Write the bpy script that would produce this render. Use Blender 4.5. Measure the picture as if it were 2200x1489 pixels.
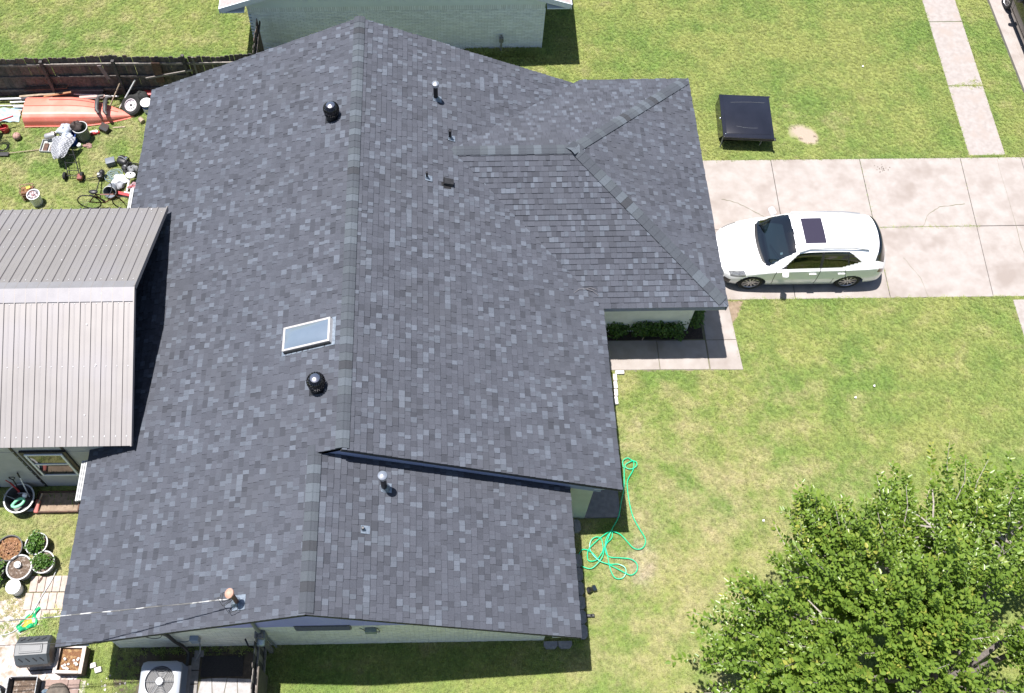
import bpy, bmesh, math, random
import numpy as np
from mathutils import Matrix, Vector, Euler
R = math.radians
for o in list(bpy.data.objects): bpy.data.objects.remove(o, do_unlink=True)
scene = bpy.context.scene
COL = scene.collection
rnd = random.Random(7)
rng = np.random.default_rng(11)

# ---------------------------------------------------------------- camera, sky, sun, exposure
cam = bpy.data.cameras.new('camera'); camo = bpy.data.objects.new('camera', cam); COL.objects.link(camo)
camo.location = (2.1687, -8.0629, 26.2026)
camo.rotation_euler = (0.5573, 0, -0.0171)
cam.sensor_width = 36; cam.lens = 37.11
cam.shift_x = 0.05759; cam.shift_y = -0.0989
cam.clip_end = 600
scene.camera = camo
SUN = Vector((-0.1897, 0.0937, 1.0)).normalized()          # towards the sun
world = bpy.data.worlds.new('World'); scene.world = world; world.use_nodes = True
wn = world.node_tree.nodes; wl = world.node_tree.links
sky = wn.new('ShaderNodeTexSky'); sky.sky_type = 'NISHITA'; sky.sun_disc = False
sky.sun_elevation = math.asin(SUN.z); sky.sun_rotation = math.atan2(SUN.x, SUN.y)
sky.air_density = 1.0; sky.dust_density = 1.0; sky.ozone_density = 1.0
bg = wn['Background']; bg.inputs['Strength'].default_value = 0.072
wl.new(sky.outputs['Color'], bg.inputs['Color'])
sl = bpy.data.lights.new('sun', 'SUN'); sl.energy = 5.0; sl.angle = R(0.53); sl.color = (1.0, 0.955, 0.915)
so = bpy.data.objects.new('sun', sl); COL.objects.link(so); so.location = (0, 0, 30)
so.rotation_euler = SUN.to_track_quat('Z', 'Y').to_euler()
vs = scene.view_settings
vs.view_transform = 'Standard'; vs.look = 'None'; vs.gamma = 1; vs.use_curve_mapping = False
vs.exposure = 1.08
scene.render.resolution_x = 1024; scene.render.resolution_y = 693

# ---------------------------------------------------------------- materials
def srgb(r, g, b):
    f = lambda c: (c/255/12.92) if c/255 <= .04045 else ((c/255+.055)/1.055)**2.4
    return (f(r), f(g), f(b))
MATS = {}
ALB = .76                                   # overall reflectance level of ordinary surfaces
BRIGHT = ('white', 'blue_brick', 'blue_paint', 'mortar', 'siding', 'fascia', 'metal', 'acrylic', 'dome', 'galv', 'alum', 'chrome', 'wall_panel', 'green_paint', 'glass', 'skylight', 'hose', 'flashing', 'vane')
def mat(name, c1, c2=None, scale=6., rough=.8, bump=0., bscale=40., metal=0., spec=.4, coat=0., detail=4., c3=None, scale3=1., lo=.35, hi=.65, attr=False, trans=0., obj=False):
    """Principled with two-tone world-space noise, optional third large-scale tone, optional per-face tone attribute."""
    if name in MATS: return MATS[name]
    if not any(q in name for q in BRIGHT):
        c1, c2, c3 = [c and tuple(x*ALB for x in c) for c in (c1, c2, c3)]
    m = bpy.data.materials.new(name); m.use_nodes = True; MATS[name] = m
    nt = m.node_tree; N = nt.nodes; L = nt.links; b = N['Principled BSDF']
    b.inputs['Roughness'].default_value = rough; b.inputs['Metallic'].default_value = metal
    b.inputs['Specular IOR Level'].default_value = spec; b.inputs['Coat Weight'].default_value = coat
    b.inputs['Coat Roughness'].default_value = .05
    if trans: b.inputs['Transmission Weight'].default_value = trans
    pos = None
    def P():
        nonlocal pos
        if pos is None:
            if obj: pos = N.new('ShaderNodeTexCoord').outputs['Object']
            else: pos = N.new('ShaderNodeNewGeometry').outputs['Position']
        return pos
    def noise(s, d=4., r=.6):
        n = N.new('ShaderNodeTexNoise'); n.inputs['Scale'].default_value = s; n.inputs['Detail'].default_value = d
        n.inputs['Roughness'].default_value = r; L.new(P(), n.inputs['Vector']); return n.outputs['Fac']
    def mix(f, a, c, t='MIX'):
        x = N.new('ShaderNodeMix'); x.data_type = 'RGBA'; x.blend_type = t
        for i, v in ((0, f), (6, a), (7, c)):
            if hasattr(v, 'is_linked'): L.new(v, x.inputs[i])
            elif i: x.inputs[i].default_value = (*v, 1)
            else: x.inputs[0].default_value = v
        return x.outputs[2]
    def ramp(f, lo, hi):
        x = N.new('ShaderNodeMapRange'); x.inputs[1].default_value = lo; x.inputs[2].default_value = hi; L.new(f, x.inputs[0]); return x.outputs[0]
    c = c1
    if c2 is not None: c = mix(ramp(noise(scale, detail), lo, hi), c1, c2)
    if c3 is not None: c = mix(ramp(noise(scale3, 3.), .5, .68), c, c3)
    if attr:
        a = N.new('ShaderNodeAttribute'); a.attribute_name = 'tone'
        c = mix(1., c, a.outputs['Color'], 'MULTIPLY')
    if hasattr(c, 'is_linked'): L.new(c, b.inputs['Base Color'])
    else: b.inputs['Base Color'].default_value = (*c, 1)
    if bump:
        bp = N.new('ShaderNodeBump'); bp.inputs['Strength'].default_value = bump; bp.inputs['Distance'].default_value = .02
        L.new(noise(bscale, 5.), bp.inputs['Height']); L.new(bp.outputs[0], b.inputs['Normal'])
    return m

# ---------------------------------------------------------------- mesh builder
BASE = {}
class MB:
    def __init__(s): s.v = []; s.f = []; s.m = []; s.t = []; s.M = None; s.mi = 0; s.tone = None
    def add(s, vs, fs):
        o = len(s.v)
        if s.M is not None: vs = [tuple(s.M @ Vector(p)) for p in vs]
        s.v.extend([tuple(p) for p in vs])
        for f in fs: s.f.append(tuple(i+o for i in f)); s.m.append(s.mi); s.t.append(s.tone)
        return s
    def box(s, c, d, rot=None):
        x, y, z = d[0]/2, d[1]/2, d[2]/2
        vs = [(i*x, j*y, k*z) for k in (-1, 1) for j in (-1, 1) for i in (-1, 1)]
        if rot is not None:
            E = rot if isinstance(rot, Matrix) else Euler(rot).to_matrix()
            vs = [tuple(E @ Vector(p)) for p in vs]
        return s.add([(p[0]+c[0], p[1]+c[1], p[2]+c[2]) for p in vs],
              [(0, 2, 3, 1), (4, 5, 7, 6), (0, 1, 5, 4), (2, 6, 7, 3), (0, 4, 6, 2), (1, 3, 7, 5)])
    def b2(s, x0, x1, y0, y1, z0, z1): return s.box(((x0+x1)/2, (y0+y1)/2, (z0+z1)/2), (abs(x1-x0), abs(y1-y0), abs(z1-z0)))
    def rbox(s, c, d, r=.03, rot=None, seg=2):
        bm = bmesh.new(); bmesh.ops.create_cube(bm, size=1)
        bmesh.ops.scale(bm, vec=d, verts=bm.verts)
        bmesh.ops.bevel(bm, geom=list(bm.edges), offset=min(r, min(d)*.45), segments=seg, affect='EDGES', profile=.5)
        if rot is not None: bmesh.ops.rotate(bm, matrix=Euler(rot).to_matrix(), verts=bm.verts)
        bmesh.ops.translate(bm, vec=c, verts=bm.verts)
        bm.verts.index_update()
        s.add([tuple(v.co) for v in bm.verts], [tuple(v.index for v in f.verts) for f in bm.faces]); bm.free(); return s
    def bar(s, p, q, w, h=None, up=(0, 0, 1)):
        p = Vector(p); q = Vector(q); h = h or w; d = (q-p); l = d.length; d.normalize(); u = Vector(up)
        if abs(d.dot(u)) > .98: u = Vector((0, 1, 0))
        x = d.cross(u).normalized(); z = x.cross(d)
        return s.box((p+q)/2, (w, l, h), Matrix((x, d, z)).transposed())
    def tube(s, pts, r, n=8, cap=True, closed=False):
        P = [Vector(p) for p in pts]; rs = r if isinstance(r, (list, tuple)) else [r]*len(P)
        vs = []; fs = []; prev = None
        for i, p in enumerate(P):
            a = P[i-1] if (i or closed) else P[0]; b = P[(i+1) % len(P)] if (i < len(P)-1 or closed) else P[-1]
            d = (b-a).normalized()
            if prev is None:
                u = Vector((0, 0, 1)) if abs(d.z) < .9 else Vector((1, 0, 0)); prev = d.cross(u).normalized()
            x = (prev - d*prev.dot(d)).normalized(); y = d.cross(x); prev = x
            for k in range(n):
                t = 2*math.pi*k/n; vs.append(p + (x*math.cos(t)+y*math.sin(t))*rs[i])
        m = len(P)
        for i in range(m if closed else m-1):
            j = (i+1) % m
            for k in range(n): k2 = (k+1) % n; fs.append((i*n+k, i*n+k2, j*n+k2, j*n+k))
        if cap and not closed: fs.append(tuple(range(n))[::-1]); fs.append(tuple((m-1)*n+k for k in range(n)))
        return s.add(vs, fs)
    def lathe(s, prof, n=16, c=(0, 0, 0), rot=None, wob=0., a0=0., a1=None):
        vs = []; fs = []; full = a1 is None; a1 = 2*math.pi if full else a1; nn = n if full else n+1
        for r, z in prof:
            for k in range(nn):
                t = a0+(a1-a0)*k/n; q = r*(1+wob*math.sin(3*t+z*5)); vs.append(Vector((q*math.cos(t), q*math.sin(t), z)))
        if rot is not None:
            E = rot if isinstance(rot, Matrix) else Euler(rot).to_matrix(); vs = [E @ v for v in vs]
        vs = [v+Vector(c) for v in vs]
        for i in range(len(prof)-1):
            for k in range(n): k2 = (k+1) % nn; fs.append((i*nn+k, i*nn+k2, (i+1)*nn+k2, (i+1)*nn+k))
        return s.add(vs, fs)
    def prism(s, poly, z0, z1):
        n = len(poly); vs = [(x, y, z0) for x, y in poly]+[(x, y, z1) for x, y in poly]
        return s.add(vs, [tuple(range(n))[::-1], tuple(range(n, 2*n))]+[(i, (i+1) % n, n+(i+1) % n, n+i) for i in range(n)])
    def slab(s, poly3, th, nrm):
        """polygon in 3-D extruded by th against the normal"""
        n = len(poly3); nv = Vector(nrm).normalized()*th
        vs = [Vector(p) for p in poly3]+[Vector(p)-nv for p in poly3]
        return s.add(vs, [tuple(range(n)), tuple(range(n, 2*n))[::-1]]+[(i, n+i, n+(i+1) % n, (i+1) % n) for i in range(n)])
    def ball(s, c, r, n=12, m=8, noise=0., seed=0, zmin=-1.):
        rr = random.Random(seed); r = r if isinstance(r, (tuple, list)) else (r, r, r); vs = []; fs = []
        ph = [rr.uniform(0, 6.28) for _ in range(6)]
        for i in range(m+1):
            a = math.pi*i/m
            for k in range(n):
                t = 2*math.pi*k/n; q = 1+noise*(math.sin(3*t+ph[0]+2*a)+math.sin(5*t+ph[1]-3*a)*.6+math.sin(4*a+ph[2]+2*t)*.7)
                z = max(zmin, math.cos(a)*q)
                vs.append((c[0]+r[0]*q*math.sin(a)*math.cos(t), c[1]+r[1]*q*math.sin(a)*math.sin(t), c[2]+r[2]*z))
        for i in range(m):
            for k in range(n): k2 = (k+1) % n; fs.append((i*n+k, (i+1)*n+k, (i+1)*n+k2, i*n+k2))
        return s.add(vs, fs)
    def grid(s, fn, nu, nv, two=False):
        vs = [fn(i/nu, j/nv) for i in range(nu+1) for j in range(nv+1)]; w = nv+1
        return s.add(vs, [(i*w+j, (i+1)*w+j, (i+1)*w+j+1, i*w+j+1) for i in range(nu) for j in range(nv)])
    def mesh(s, name, mats, smooth=False, off=(0, 0, 0)):
        me = bpy.data.meshes.new(name)
        v = np.array(s.v, dtype=float).reshape(-1, 3) - np.array(off)
        me.from_pydata(v.tolist(), [], s.f)
        for m in (mats if isinstance(mats, (list, tuple)) else [mats]): me.materials.append(m)
        if any(s.m): me.polygons.foreach_set('material_index', s.m)
        if any(t is not None for t in s.t):
            at = me.attributes.new('tone', 'FLOAT_COLOR', 'FACE')
            at.data.foreach_set('color', np.array([(*(t or (1, 1, 1)), 1) for t in s.t], dtype=np.float32).ravel())
        if smooth:
            me.polygons.foreach_set('use_smooth', [True]*len(me.polygons))
            me.set_sharp_from_angle(angle=R(40 if smooth is True else smooth))
        me.update(); return me
    def build(s, name, mats, parent=None, smooth=False, kind=None, label=None, local=False):
        off = (0, 0, 0) if (local or parent is None) else BASE[parent.name]
        o = bpy.data.objects.new(name, s.mesh(name, mats, smooth, off)); COL.objects.link(o)
        if parent is not None: o.parent = parent; BASE[o.name] = BASE.get(parent.name, (0, 0, 0))
        else: BASE[o.name] = (0, 0, 0)
        if kind: o['kind'] = kind
        if label: o['label'] = label
        return o
def tag(o, label, cat, group=None):
    o['label'] = label; o['category'] = cat
    if group: o['group'] = group
    return o
def thing(name, label, cat, loc=(0, 0, 0), rz=0., group=None):
    o = bpy.data.objects.new(name, None); COL.objects.link(o); o.empty_display_size = .2
    o.location = loc; o.rotation_euler = (0, 0, rz); BASE[o.name] = tuple(loc); return tag(o, label, cat, group)
def one(mb, name, mats, label, cat, group=None, smooth=False, origin=None):
    """a thing that is one mesh; origin moves the object's own origin to its base"""
    if origin is None:
        v = np.array(mb.v); origin = (float(v[:, 0].mean()), float(v[:, 1].mean()), float(v[:, 2].min()))
    o = bpy.data.objects.new(name, mb.mesh(name, mats, smooth, origin)); COL.objects.link(o); o.location = origin
    BASE[o.name] = tuple(origin); return tag(o, label, cat, group)
def dup(o, parent=None, name=None):
    c = o.copy(); COL.objects.link(c); c.parent = parent; return c
def duptree(root, loc, rz, label=None):
    r = dup(root); r.location = loc; r.rotation_euler = (0, 0, rz); BASE[r.name] = tuple(loc)
    if label: r['label'] = label
    for ch in root.children:
        c = dup(ch, r)
        for g in ch.children: dup(g, c)
    return r
def struct(mb, name, mats, parent=None, smooth=False):
    o = mb.build(name, mats, parent, smooth)
    if parent is None: o['kind'] = 'structure'
    return o
def clip(poly, a, b, c):
    """keep a*x+b*y<=c"""
    out = []
    for i, p in enumerate(poly):
        q = poly[(i+1) % len(poly)]; dp = a*p[0]+b*p[1]-c; dq = a*q[0]+b*q[1]-c
        if dp <= 0: out.append(p)
        if (dp < 0 < dq) or (dq < 0 < dp):
            t = dp/(dp-dq); out.append((p[0]+t*(q[0]-p[0]), p[1]+t*(q[1]-p[1])))
    return out
def clip_convex(poly, hull):
    n = len(hull)
    for i in range(n):
        (x0, y0), (x1, y1) = hull[i], hull[(i+1) % n]      # hull counter-clockwise
        a, b = (y1-y0), -(x1-x0); poly = clip(poly, a, b, a*x0+b*y0)
        if len(poly) < 3: return []
    return poly
def area(p): return abs(sum(p[i][0]*p[(i+1) % len(p)][1]-p[(i+1) % len(p)][0]*p[i][1] for i in range(len(p))))/2
# ---------------------------------------------------------------- palette
M_SHINGLE = mat('asphalt_shingle', (1.0, 1.0, 1.0), (.74, .73, .74), scale=70, rough=.95, bump=.35, bscale=180, spec=.15, attr=True, c3=(.86, .85, .84), scale3=.7)
CAPS = [mat('ridge_cap_%s' % n, c, tuple(x*.82 for x in c), scale=60, rough=.95, bump=.3, bscale=160, spec=.15) for n, c in
        (('slate', (.084, .095, .112)), ('pale', (.118, .137, .160)), ('dark', (.060, .064, .073)), ('mid', (.078, .087, .103)), ('green', (.095, .109, .125)))]
M_DECK = mat('roof_felt', (.05, .05, .055), rough=.95)
M_FASCIA = mat('painted_fascia', (.22, .24, .36), (.19, .21, .32), scale=3, rough=.6)
M_SIDING = mat('lavender_siding', (.30, .30, .62), (.27, .27, .57), scale=2, rough=.7)
M_WHITE = mat('white_paint', (.74, .75, .74), (.66, .67, .66), scale=4, rough=.6)
M_BRICKW = mat('white_brick', (.68, .68, .66), (.50, .50, .48), scale=9, rough=.85, bump=.3, bscale=60, c3=(.60, .60, .60), scale3=1.4)
M_MORTAR = mat('mortar', (.36, .36, .35), rough=.95)
M_BLUEW = mat('pale_blue_brick', (.60, .72, .78), (.54, .65, .71), scale=7, rough=.85, bump=.3, bscale=60)
M_BLUEM = mat('blue_mortar', (.38, .45, .50), rough=.95)
M_BLUEP = mat('pale_blue_paint', (.74, .82, .90), (.70, .78, .86), scale=2, rough=.6)
M_CONC = mat('concrete', (.39, .355, .333), (.33, .293, .268), scale=2.6, rough=.92, bump=.12, bscale=140, c3=(.285, .245, .22), scale3=.9, spec=.25)
M_CONC2 = mat('old_concrete', (.385, .35, .33), (.32, .285, .265), scale=7, rough=.95, bump=.2, bscale=110, c3=(.35, .30, .27), scale3=1.6, spec=.2)
M_JOINT = mat('joint_dirt', (.22, .19, .14), (.14, .15, .075), scale=3, rough=1)
M_ASPH = mat('street', (.16, .155, .155), (.12, .12, .12), scale=30, rough=.95, bump=.2, bscale=200)
M_SOIL = mat('bare_soil', (.30, .23, .165), (.20, .15, .10), scale=8, rough=1, bump=.5, bscale=60)
M_MULCH = mat('mulch', (.075, .055, .042), (.035, .028, .024), scale=26, rough=1, bump=.8, bscale=80)
M_BLACK = mat('black_plastic', (.018, .018, .02), (.028, .028, .03), scale=12, rough=.45)
M_RUBBER = mat('rubber', (.022, .022, .022), rough=.85)
M_DKMETAL = mat('dark_metal', (.03, .03, .033), rough=.4, metal=.6)
M_GALV = mat('galvanised', (.55, .57, .60), (.42, .44, .47), scale=20, rough=.35, metal=.85)
M_ALU = mat('aluminium', (.75, .75, .77), rough=.3, metal=.9)
M_CHROME = mat('chrome', (.8, .8, .82), rough=.12, metal=1)
M_WOOD = mat('weathered_wood', (.095, .078, .066), (.045, .036, .032), scale=11, rough=.9, bump=.4, bscale=50)
M_WOOD2 = mat('brown_board', (.15, .085, .06), (.075, .045, .036), scale=13, rough=.9, bump=.4, bscale=50)
M_TIMBER = mat('sawn_timber', (.42, .34, .25), (.30, .23, .165), scale=9, rough=.85, bump=.2)
M_LGREY = mat('light_grey_plastic', (.50, .51, .52), (.44, .45, .46), scale=5, rough=.5)
M_MGREY = mat('mid_grey_plastic', (.25, .26, .27), (.20, .21, .22), scale=6, rough=.55)
M_WPLAS = mat('white_plastic', (.76, .76, .78), (.68, .68, .70), scale=6, rough=.4)
M_GLASS = mat('dark_glass', (.012, .018, .022), rough=.06, spec=.9)
M_RED = mat('red_paint', (.50, .045, .05), (.40, .03, .035), scale=8, rough=.45)
M_BLUE = mat('blue_plastic', (.03, .10, .42), (.02, .07, .33), scale=8, rough=.4)
M_BROWN = mat('brown_leaves', (.30, .14, .06), (.13, .07, .04), scale=40, rough=.95, bump=1., bscale=90, c3=(.45, .30, .14), scale3=14)
M_DRIED = mat('potting_soil', (.17, .12, .085), (.09, .065, .05), scale=30, rough=1, bump=.8, bscale=70, c3=(.36, .31, .27), scale3=16)

def leafmat(name, c1, c2, c3, rough=.45, tr=.35):
    m = bpy.data.materials.new(name); m.use_nodes = True; MATS[name] = m
    nt = m.node_tree; N = nt.nodes; L = nt.links; b = N['Principled BSDF']; out = N['Material Output']
    a = N.new('ShaderNodeAttribute'); a.attribute_name = 'tone'
    r = N.new('ShaderNodeValToRGB'); L.new(a.outputs['Fac'], r.inputs[0])
    c1, c2, c3 = [tuple(x*ALB for x in c) for c in (c1, c2, c3)]
    r.color_ramp.elements[0].color = (*c1, 1); r.color_ramp.elements[1].color = (*c3, 1)
    e = r.color_ramp.elements.new(.55); e.color = (*c2, 1)
    L.new(r.outputs[0], b.inputs['Base Color']); b.inputs['Roughness'].default_value = rough; b.inputs['Specular IOR Level'].default_value = .5
    t = N.new('ShaderNodeBsdfTranslucent'); L.new(r.outputs[0], t.inputs['Color'])
    x = N.new('ShaderNodeMixShader'); x.inputs[0].default_value = tr
    L.new(b.outputs[0], x.inputs[1]); L.new(t.outputs[0], x.inputs[2]); L.new(x.outputs[0], out.inputs['Surface'])
    return m
M_LEAF = leafmat('tree_leaf', (.11, .20, .030), (.245, .375, .055), (.52, .52, .11), .34, .45)
M_HEDGE = leafmat('shrub_leaf', (.07, .14, .03), (.12, .23, .045), (.24, .36, .08))
M_POTLEAF = leafmat('herb_leaf', (.05, .12, .015), (.10, .22, .03), (.20, .33, .05))

# ---------------------------------------------------------------- ground
def lawn_material(name, k=1.0, blades=False):
    """patchy bermuda lawn: green, yellow-green and straw, by position on the ground"""
    m = bpy.data.materials.new(name); m.use_nodes = True; MATS[name] = m
    nt = m.node_tree; N = nt.nodes; L = nt.links; b = N['Principled BSDF']; out = N['Material Output']
    g = N.new('ShaderNodeNewGeometry').outputs['Position']
    def noise(s, d=3., r=.55, off=0.):
        n = N.new('ShaderNodeTexNoise'); n.inputs['Scale'].default_value = s; n.inputs['Detail'].default_value = d; n.inputs['Roughness'].default_value = r
        mp = N.new('ShaderNodeMapping'); mp.inputs['Location'].default_value = (off, off*.7, 0); mp.inputs['Scale'].default_value = (1, 1, .02)
        L.new(g, mp.inputs[0]); L.new(mp.outputs[0], n.inputs['Vector']); return n.outputs['Fac']
    def rg(f, lo, hi):
        x = N.new('ShaderNodeMapRange'); x.inputs[1].default_value = lo; x.inputs[2].default_value = hi; L.new(f, x.inputs[0]); return x.outputs[0]
    def mix(f, a, c):
        x = N.new('ShaderNodeMix'); x.data_type = 'RGBA'; L.new(f, x.inputs[0])
        for i, v in ((6, a), (7, c)):
            if hasattr(v, 'is_linked'): L.new(v, x.inputs[i])
            else: x.inputs[i].default_value = (*[q*k for q in v], 1)
        return x.outputs[2]
    def math_(op, a, c):
        x = N.new('ShaderNodeMath'); x.operation = op
        for i, v in ((0, a), (1, c)):
            if hasattr(v, 'is_linked'): L.new(v, x.inputs[i])
            else: x.inputs[i].default_value = v
        return x.outputs[0]
    def spot(x, y, r0, r1, sx=1., sy=1.):
        mp = N.new('ShaderNodeMapping'); mp.vector_type = 'POINT'; mp.inputs['Scale'].default_value = (sx, sy, 0); mp.inputs['Location'].default_value = (-x*sx, -y*sy, 0)
        L.new(g, mp.inputs[0]); d = N.new('ShaderNodeVectorMath'); d.operation = 'LENGTH'; L.new(mp.outputs[0], d.inputs[0])
        return rg(d.outputs['Value'], r1, r0)
    sx = N.new('ShaderNodeSeparateXYZ'); L.new(g, sx.inputs[0])
    big = noise(.35, 2.); mid = noise(1.3, 3., .6, 11.); fine = noise(7., 2., .6, 5.)
    GREEN, YEL, STRAW, BARE = (.192, .282, .068), (.308, .340, .108), (.45, .392, .235), (.50, .415, .33)
    # the front strip beside the drive is the greenest, the lawn before the porch the driest
    c = mix(rg(math_('ADD', big, math_('MULTIPLY', mid, .8)), .70, 1.04), GREEN, YEL)
    front = math_('MULTIPLY', spot(8.6, -.8, 1.5, 7.), .16)
    front = math_('ADD', front, math_('MULTIPLY', spot(-9.5, 11., 1., 5.), .10))
    front = math_('ADD', front, math_('MULTIPLY', spot(-9., 17., 1., 7.), .06))
    front = math_('ADD', front, math_('MULTIPLY', spot(13.5, 16., 2., 7.), -.12))
    front = math_('ADD', front, math_('MULTIPLY', spot(-8.2, -1., .5, 3.), .22))
    front = math_('ADD', front, math_('MULTIPLY', spot(14., 12.7, .5, 2.6), .13))
    dry = math_('ADD', math_('MULTIPLY', mid, .70), math_('ADD', math_('MULTIPLY', fine, .20), front))
    c = mix(rg(dry, .49, .83), c, STRAW)
    bare = math_('ADD', math_('ADD', math_('MULTIPLY', spot(13.38, 12.28, .05, .55, .8, 1.), .85), math_('MULTIPLY', spot(13.68, 11.98, .05, .42), .8)), math_('MULTIPLY', spot(6.95, -1., .2, 1.0, 1., .55), .5))
    bare = math_('ADD', bare, math_('MULTIPLY', spot(7.2, 2.6, .1, .8, 1., .5), .4))
    bare = math_('ADD', bare, math_('MULTIPLY', noise(2.2, 3., .6, 23.), .5))
    c = mix(rg(bare, .62, .92), c, BARE)
    grain = N.new('ShaderNodeHueSaturation'); gv = rg(math_('ADD', math_('MULTIPLY', noise(30., 2., .7, 31.), .4), math_('MULTIPLY', noise(60., 2., .7, 41.), .6)), .36, .64); gv.node.inputs[3].default_value = .86; gv.node.inputs[4].default_value = 1.14; L.new(gv, grain.inputs['Value']); L.new(c, grain.inputs['Color']); c = grain.outputs[0]
    if blades:
        inf = N.new('ShaderNodeObjectInfo'); v = N.new('ShaderNodeHueSaturation')
        L.new(rg(inf.outputs['Random'], 0, 1), v.inputs['Value']); mr = v.inputs['Value'].links[0].from_node
        mr.inputs[3].default_value = .7; mr.inputs[4].default_value = 1.3
        L.new(c, v.inputs['Color']); c = v.outputs[0]
        t = N.new('ShaderNodeBsdfTranslucent'); L.new(c, t.inputs['Color']); x = N.new('ShaderNodeMixShader'); x.inputs[0].default_value = .45
        L.new(c, b.inputs['Base Color']); L.new(b.outputs[0], x.inputs[1]); L.new(t.outputs[0], x.inputs[2]); L.new(x.outputs[0], out.inputs['Surface'])
        b.inputs['Roughness'].default_value = .6
    else:
        L.new(c, b.inputs['Base Color']); b.inputs['Roughness'].default_value = .95; b.inputs['Specular IOR Level'].default_value = .15
        bp = N.new('ShaderNodeBump'); bp.inputs['Strength'].default_value = .5; bp.inputs['Distance'].default_value = .04; L.new(noise(60., 4.), bp.inputs['Height']); L.new(bp.outputs[0], b.inputs['Normal'])
    return m
M_LAWN = lawn_material('lawn_soil', .78*ALB); M_BLADE = lawn_material('grass_blade', 1.44*ALB, True)
g = MB(); g.add([(-150, -150, 0), (150, -150, 0), (150, 150, 0), (-150, 150, 0)], [(0, 1, 2, 3)])
ground = struct(g, 'ground', M_LAWN)
NOGRASS = []                              # polygons where no grass grows (plan)
def rect(x0, x1, y0, y1): return [(x0, y0), (x1, y0), (x1, y1), (x0, y1)]

def slabs(name, under, quads, z, m, gap=.012, th=.1, names='slab'):
    """paving: a bed with every slab its own piece, joints recessed"""
    b = MB(); b.prism(under, -.06, z-.022); root = struct(b, name, M_JOINT)
    for q in quads:
        cx = sum(p[0] for p in q)/len(q); cy = sum(p[1] for p in q)/len(q)
        qq = []
        for x, y in q:
            d = math.hypot(x-cx, y-cy); k = (d-gap)/d; qq.append((cx+(x-cx)*k, cy+(y-cy)*k))
        s = MB(); dz = rnd.uniform(-.004, .004)
        n = len(qq); inn = [(cx+(x-cx)*(1-.012/max(.2, math.hypot(x-cx, y-cy))), cy+(y-cy)*(1-.012/max(.2, math.hypot(x-cx, y-cy)))) for x, y in qq]
        vs_ = [(x, y, -.05) for x, y in qq]+[(x, y, z-.008+dz) for x, y in qq]+[(x, y, z+dz) for x, y in inn]
        fs_ = [tuple(range(2*n, 3*n))]+[(i, (i+1) % n, n+(i+1) % n, n+i) for i in range(n)]+[(n+i, n+(i+1) % n, 2*n+(i+1) % n, 2*n+i) for i in range(n)]
        s.add(vs_, fs_); s.build(names, m, root)
    NOGRASS.append(under); return root
# driveway
dw = [(8.9, 6.30), (22.0, 6.26), (22.0, 11.15), (8.9, 11.21)]
cutx = [(8.9, 8.9), (12.28, 12.12), (15.02, 14.82), (18.13, 17.75), (20.0, 19.7), (22., 22.)]
ymid = 8.66
qs = []
for i in range(len(cutx)-1):
    (a1, a0), (b1, b0) = cutx[i], cutx[i+1]; am = (a0+a1)/2; bm_ = (b0+b1)/2
    y0a = 6.30-.003*(a0-8.9); y1a = 11.21-.0046*(a1-8.9); y0b = 6.30-.003*(b0-8.9); y1b = 11.21-.0046*(b1-8.9)
    qs += [[(a0, y0a), (b0, y0b), (bm_, ymid), (am, ymid)], [(am, ymid), (bm_, ymid), (b1, y1b), (a1, y1a)]]
driveway = slabs('driveway', dw, qs, .022, M_CONC, .009)
# cracks in the slabs
def crack(pts, w=.008, nm='crack', parent=driveway, z=.0265):
    s = MB(); P = []
    for i in range(len(pts)-1):
        for k in range(6):
            t = k/6; P.append((pts[i][0]+(pts[i+1][0]-pts[i][0])*t+rnd.uniform(-.015, .015), pts[i][1]+(pts[i+1][1]-pts[i][1])*t+rnd.uniform(-.015, .015)))
    P.append(pts[-1]); vs_ = []; fs_ = []
    for i, p in enumerate(P):
        a = P[max(i-1, 0)]; b = P[min(i+1, len(P)-1)]; d = math.hypot(b[0]-a[0], b[1]-a[1]) or 1; nx, ny = -(b[1]-a[1])/d, (b[0]-a[0])/d; ww = w*rnd.uniform(.4, 1.2)
        vs_ += [(p[0]+nx*ww, p[1]+ny*ww, z), (p[0]-nx*ww, p[1]-ny*ww, z)]
    fs_ = [(2*i, 2*i+1, 2*i+3, 2*i+2) for i in range(len(P)-1)]
    s.add(vs_, fs_); return s.build(nm, M_JOINT, parent)
crack([(10.55, 9.75), (11.0, 9.6), (11.5, 9.25), (11.75, 9.05)])
crack([(16.35, 8.67), (16.6, 9.1), (17.0, 9.35), (17.8, 9.45)])
crack([(15.9, 6.3), (15.85, 6.9), (15.5, 7.6)], .006)
crack([(19.0, 6.3), (19.05, 8.0), (19.25, 11.1)], .004)
# public sidewalk
def sidewalk(y0, y1, n, name):
    qs = []; xl = lambda y: 18.43+(y-11.24)*.032; xr = lambda y: 19.56+(y-11.24)*.033
    for i in range(n):
        a = y0+(y1-y0)*i/n; b = y0+(y1-y0)*(i+1)/n; qs.append([(xl(a), a), (xr(a), a), (xr(b), b), (xl(b), b)])
    return slabs(name, [(xl(y0), y0), (xr(y0), y0), (xr(y1), y1), (xl(y1), y1)], qs, .02, M_CONC2, .014)
sidewalk(11.24, 22.44, 4, 'sidewalk'); sidewalk(-8.0, 6.18, 5, 'sidewalk')
# street and kerb
b = MB(); b.prism(rect(21.55, 34, -30, 60), -.05, .006); struct(b, 'street', M_ASPH); NOGRASS.append(rect(20.85, 40, -30, 60))
b = MB(); b.prism([(20.87, 11.2), (21.17, 11.2), (21.17, 60), (20.87, 60)], -.05, .11); b.prism([(21.17, 11.2), (21.55, 11.2), (21.55, 60), (21.17, 60)], -.05, .012); struct(b, 'kerb', M_CONC)
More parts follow.
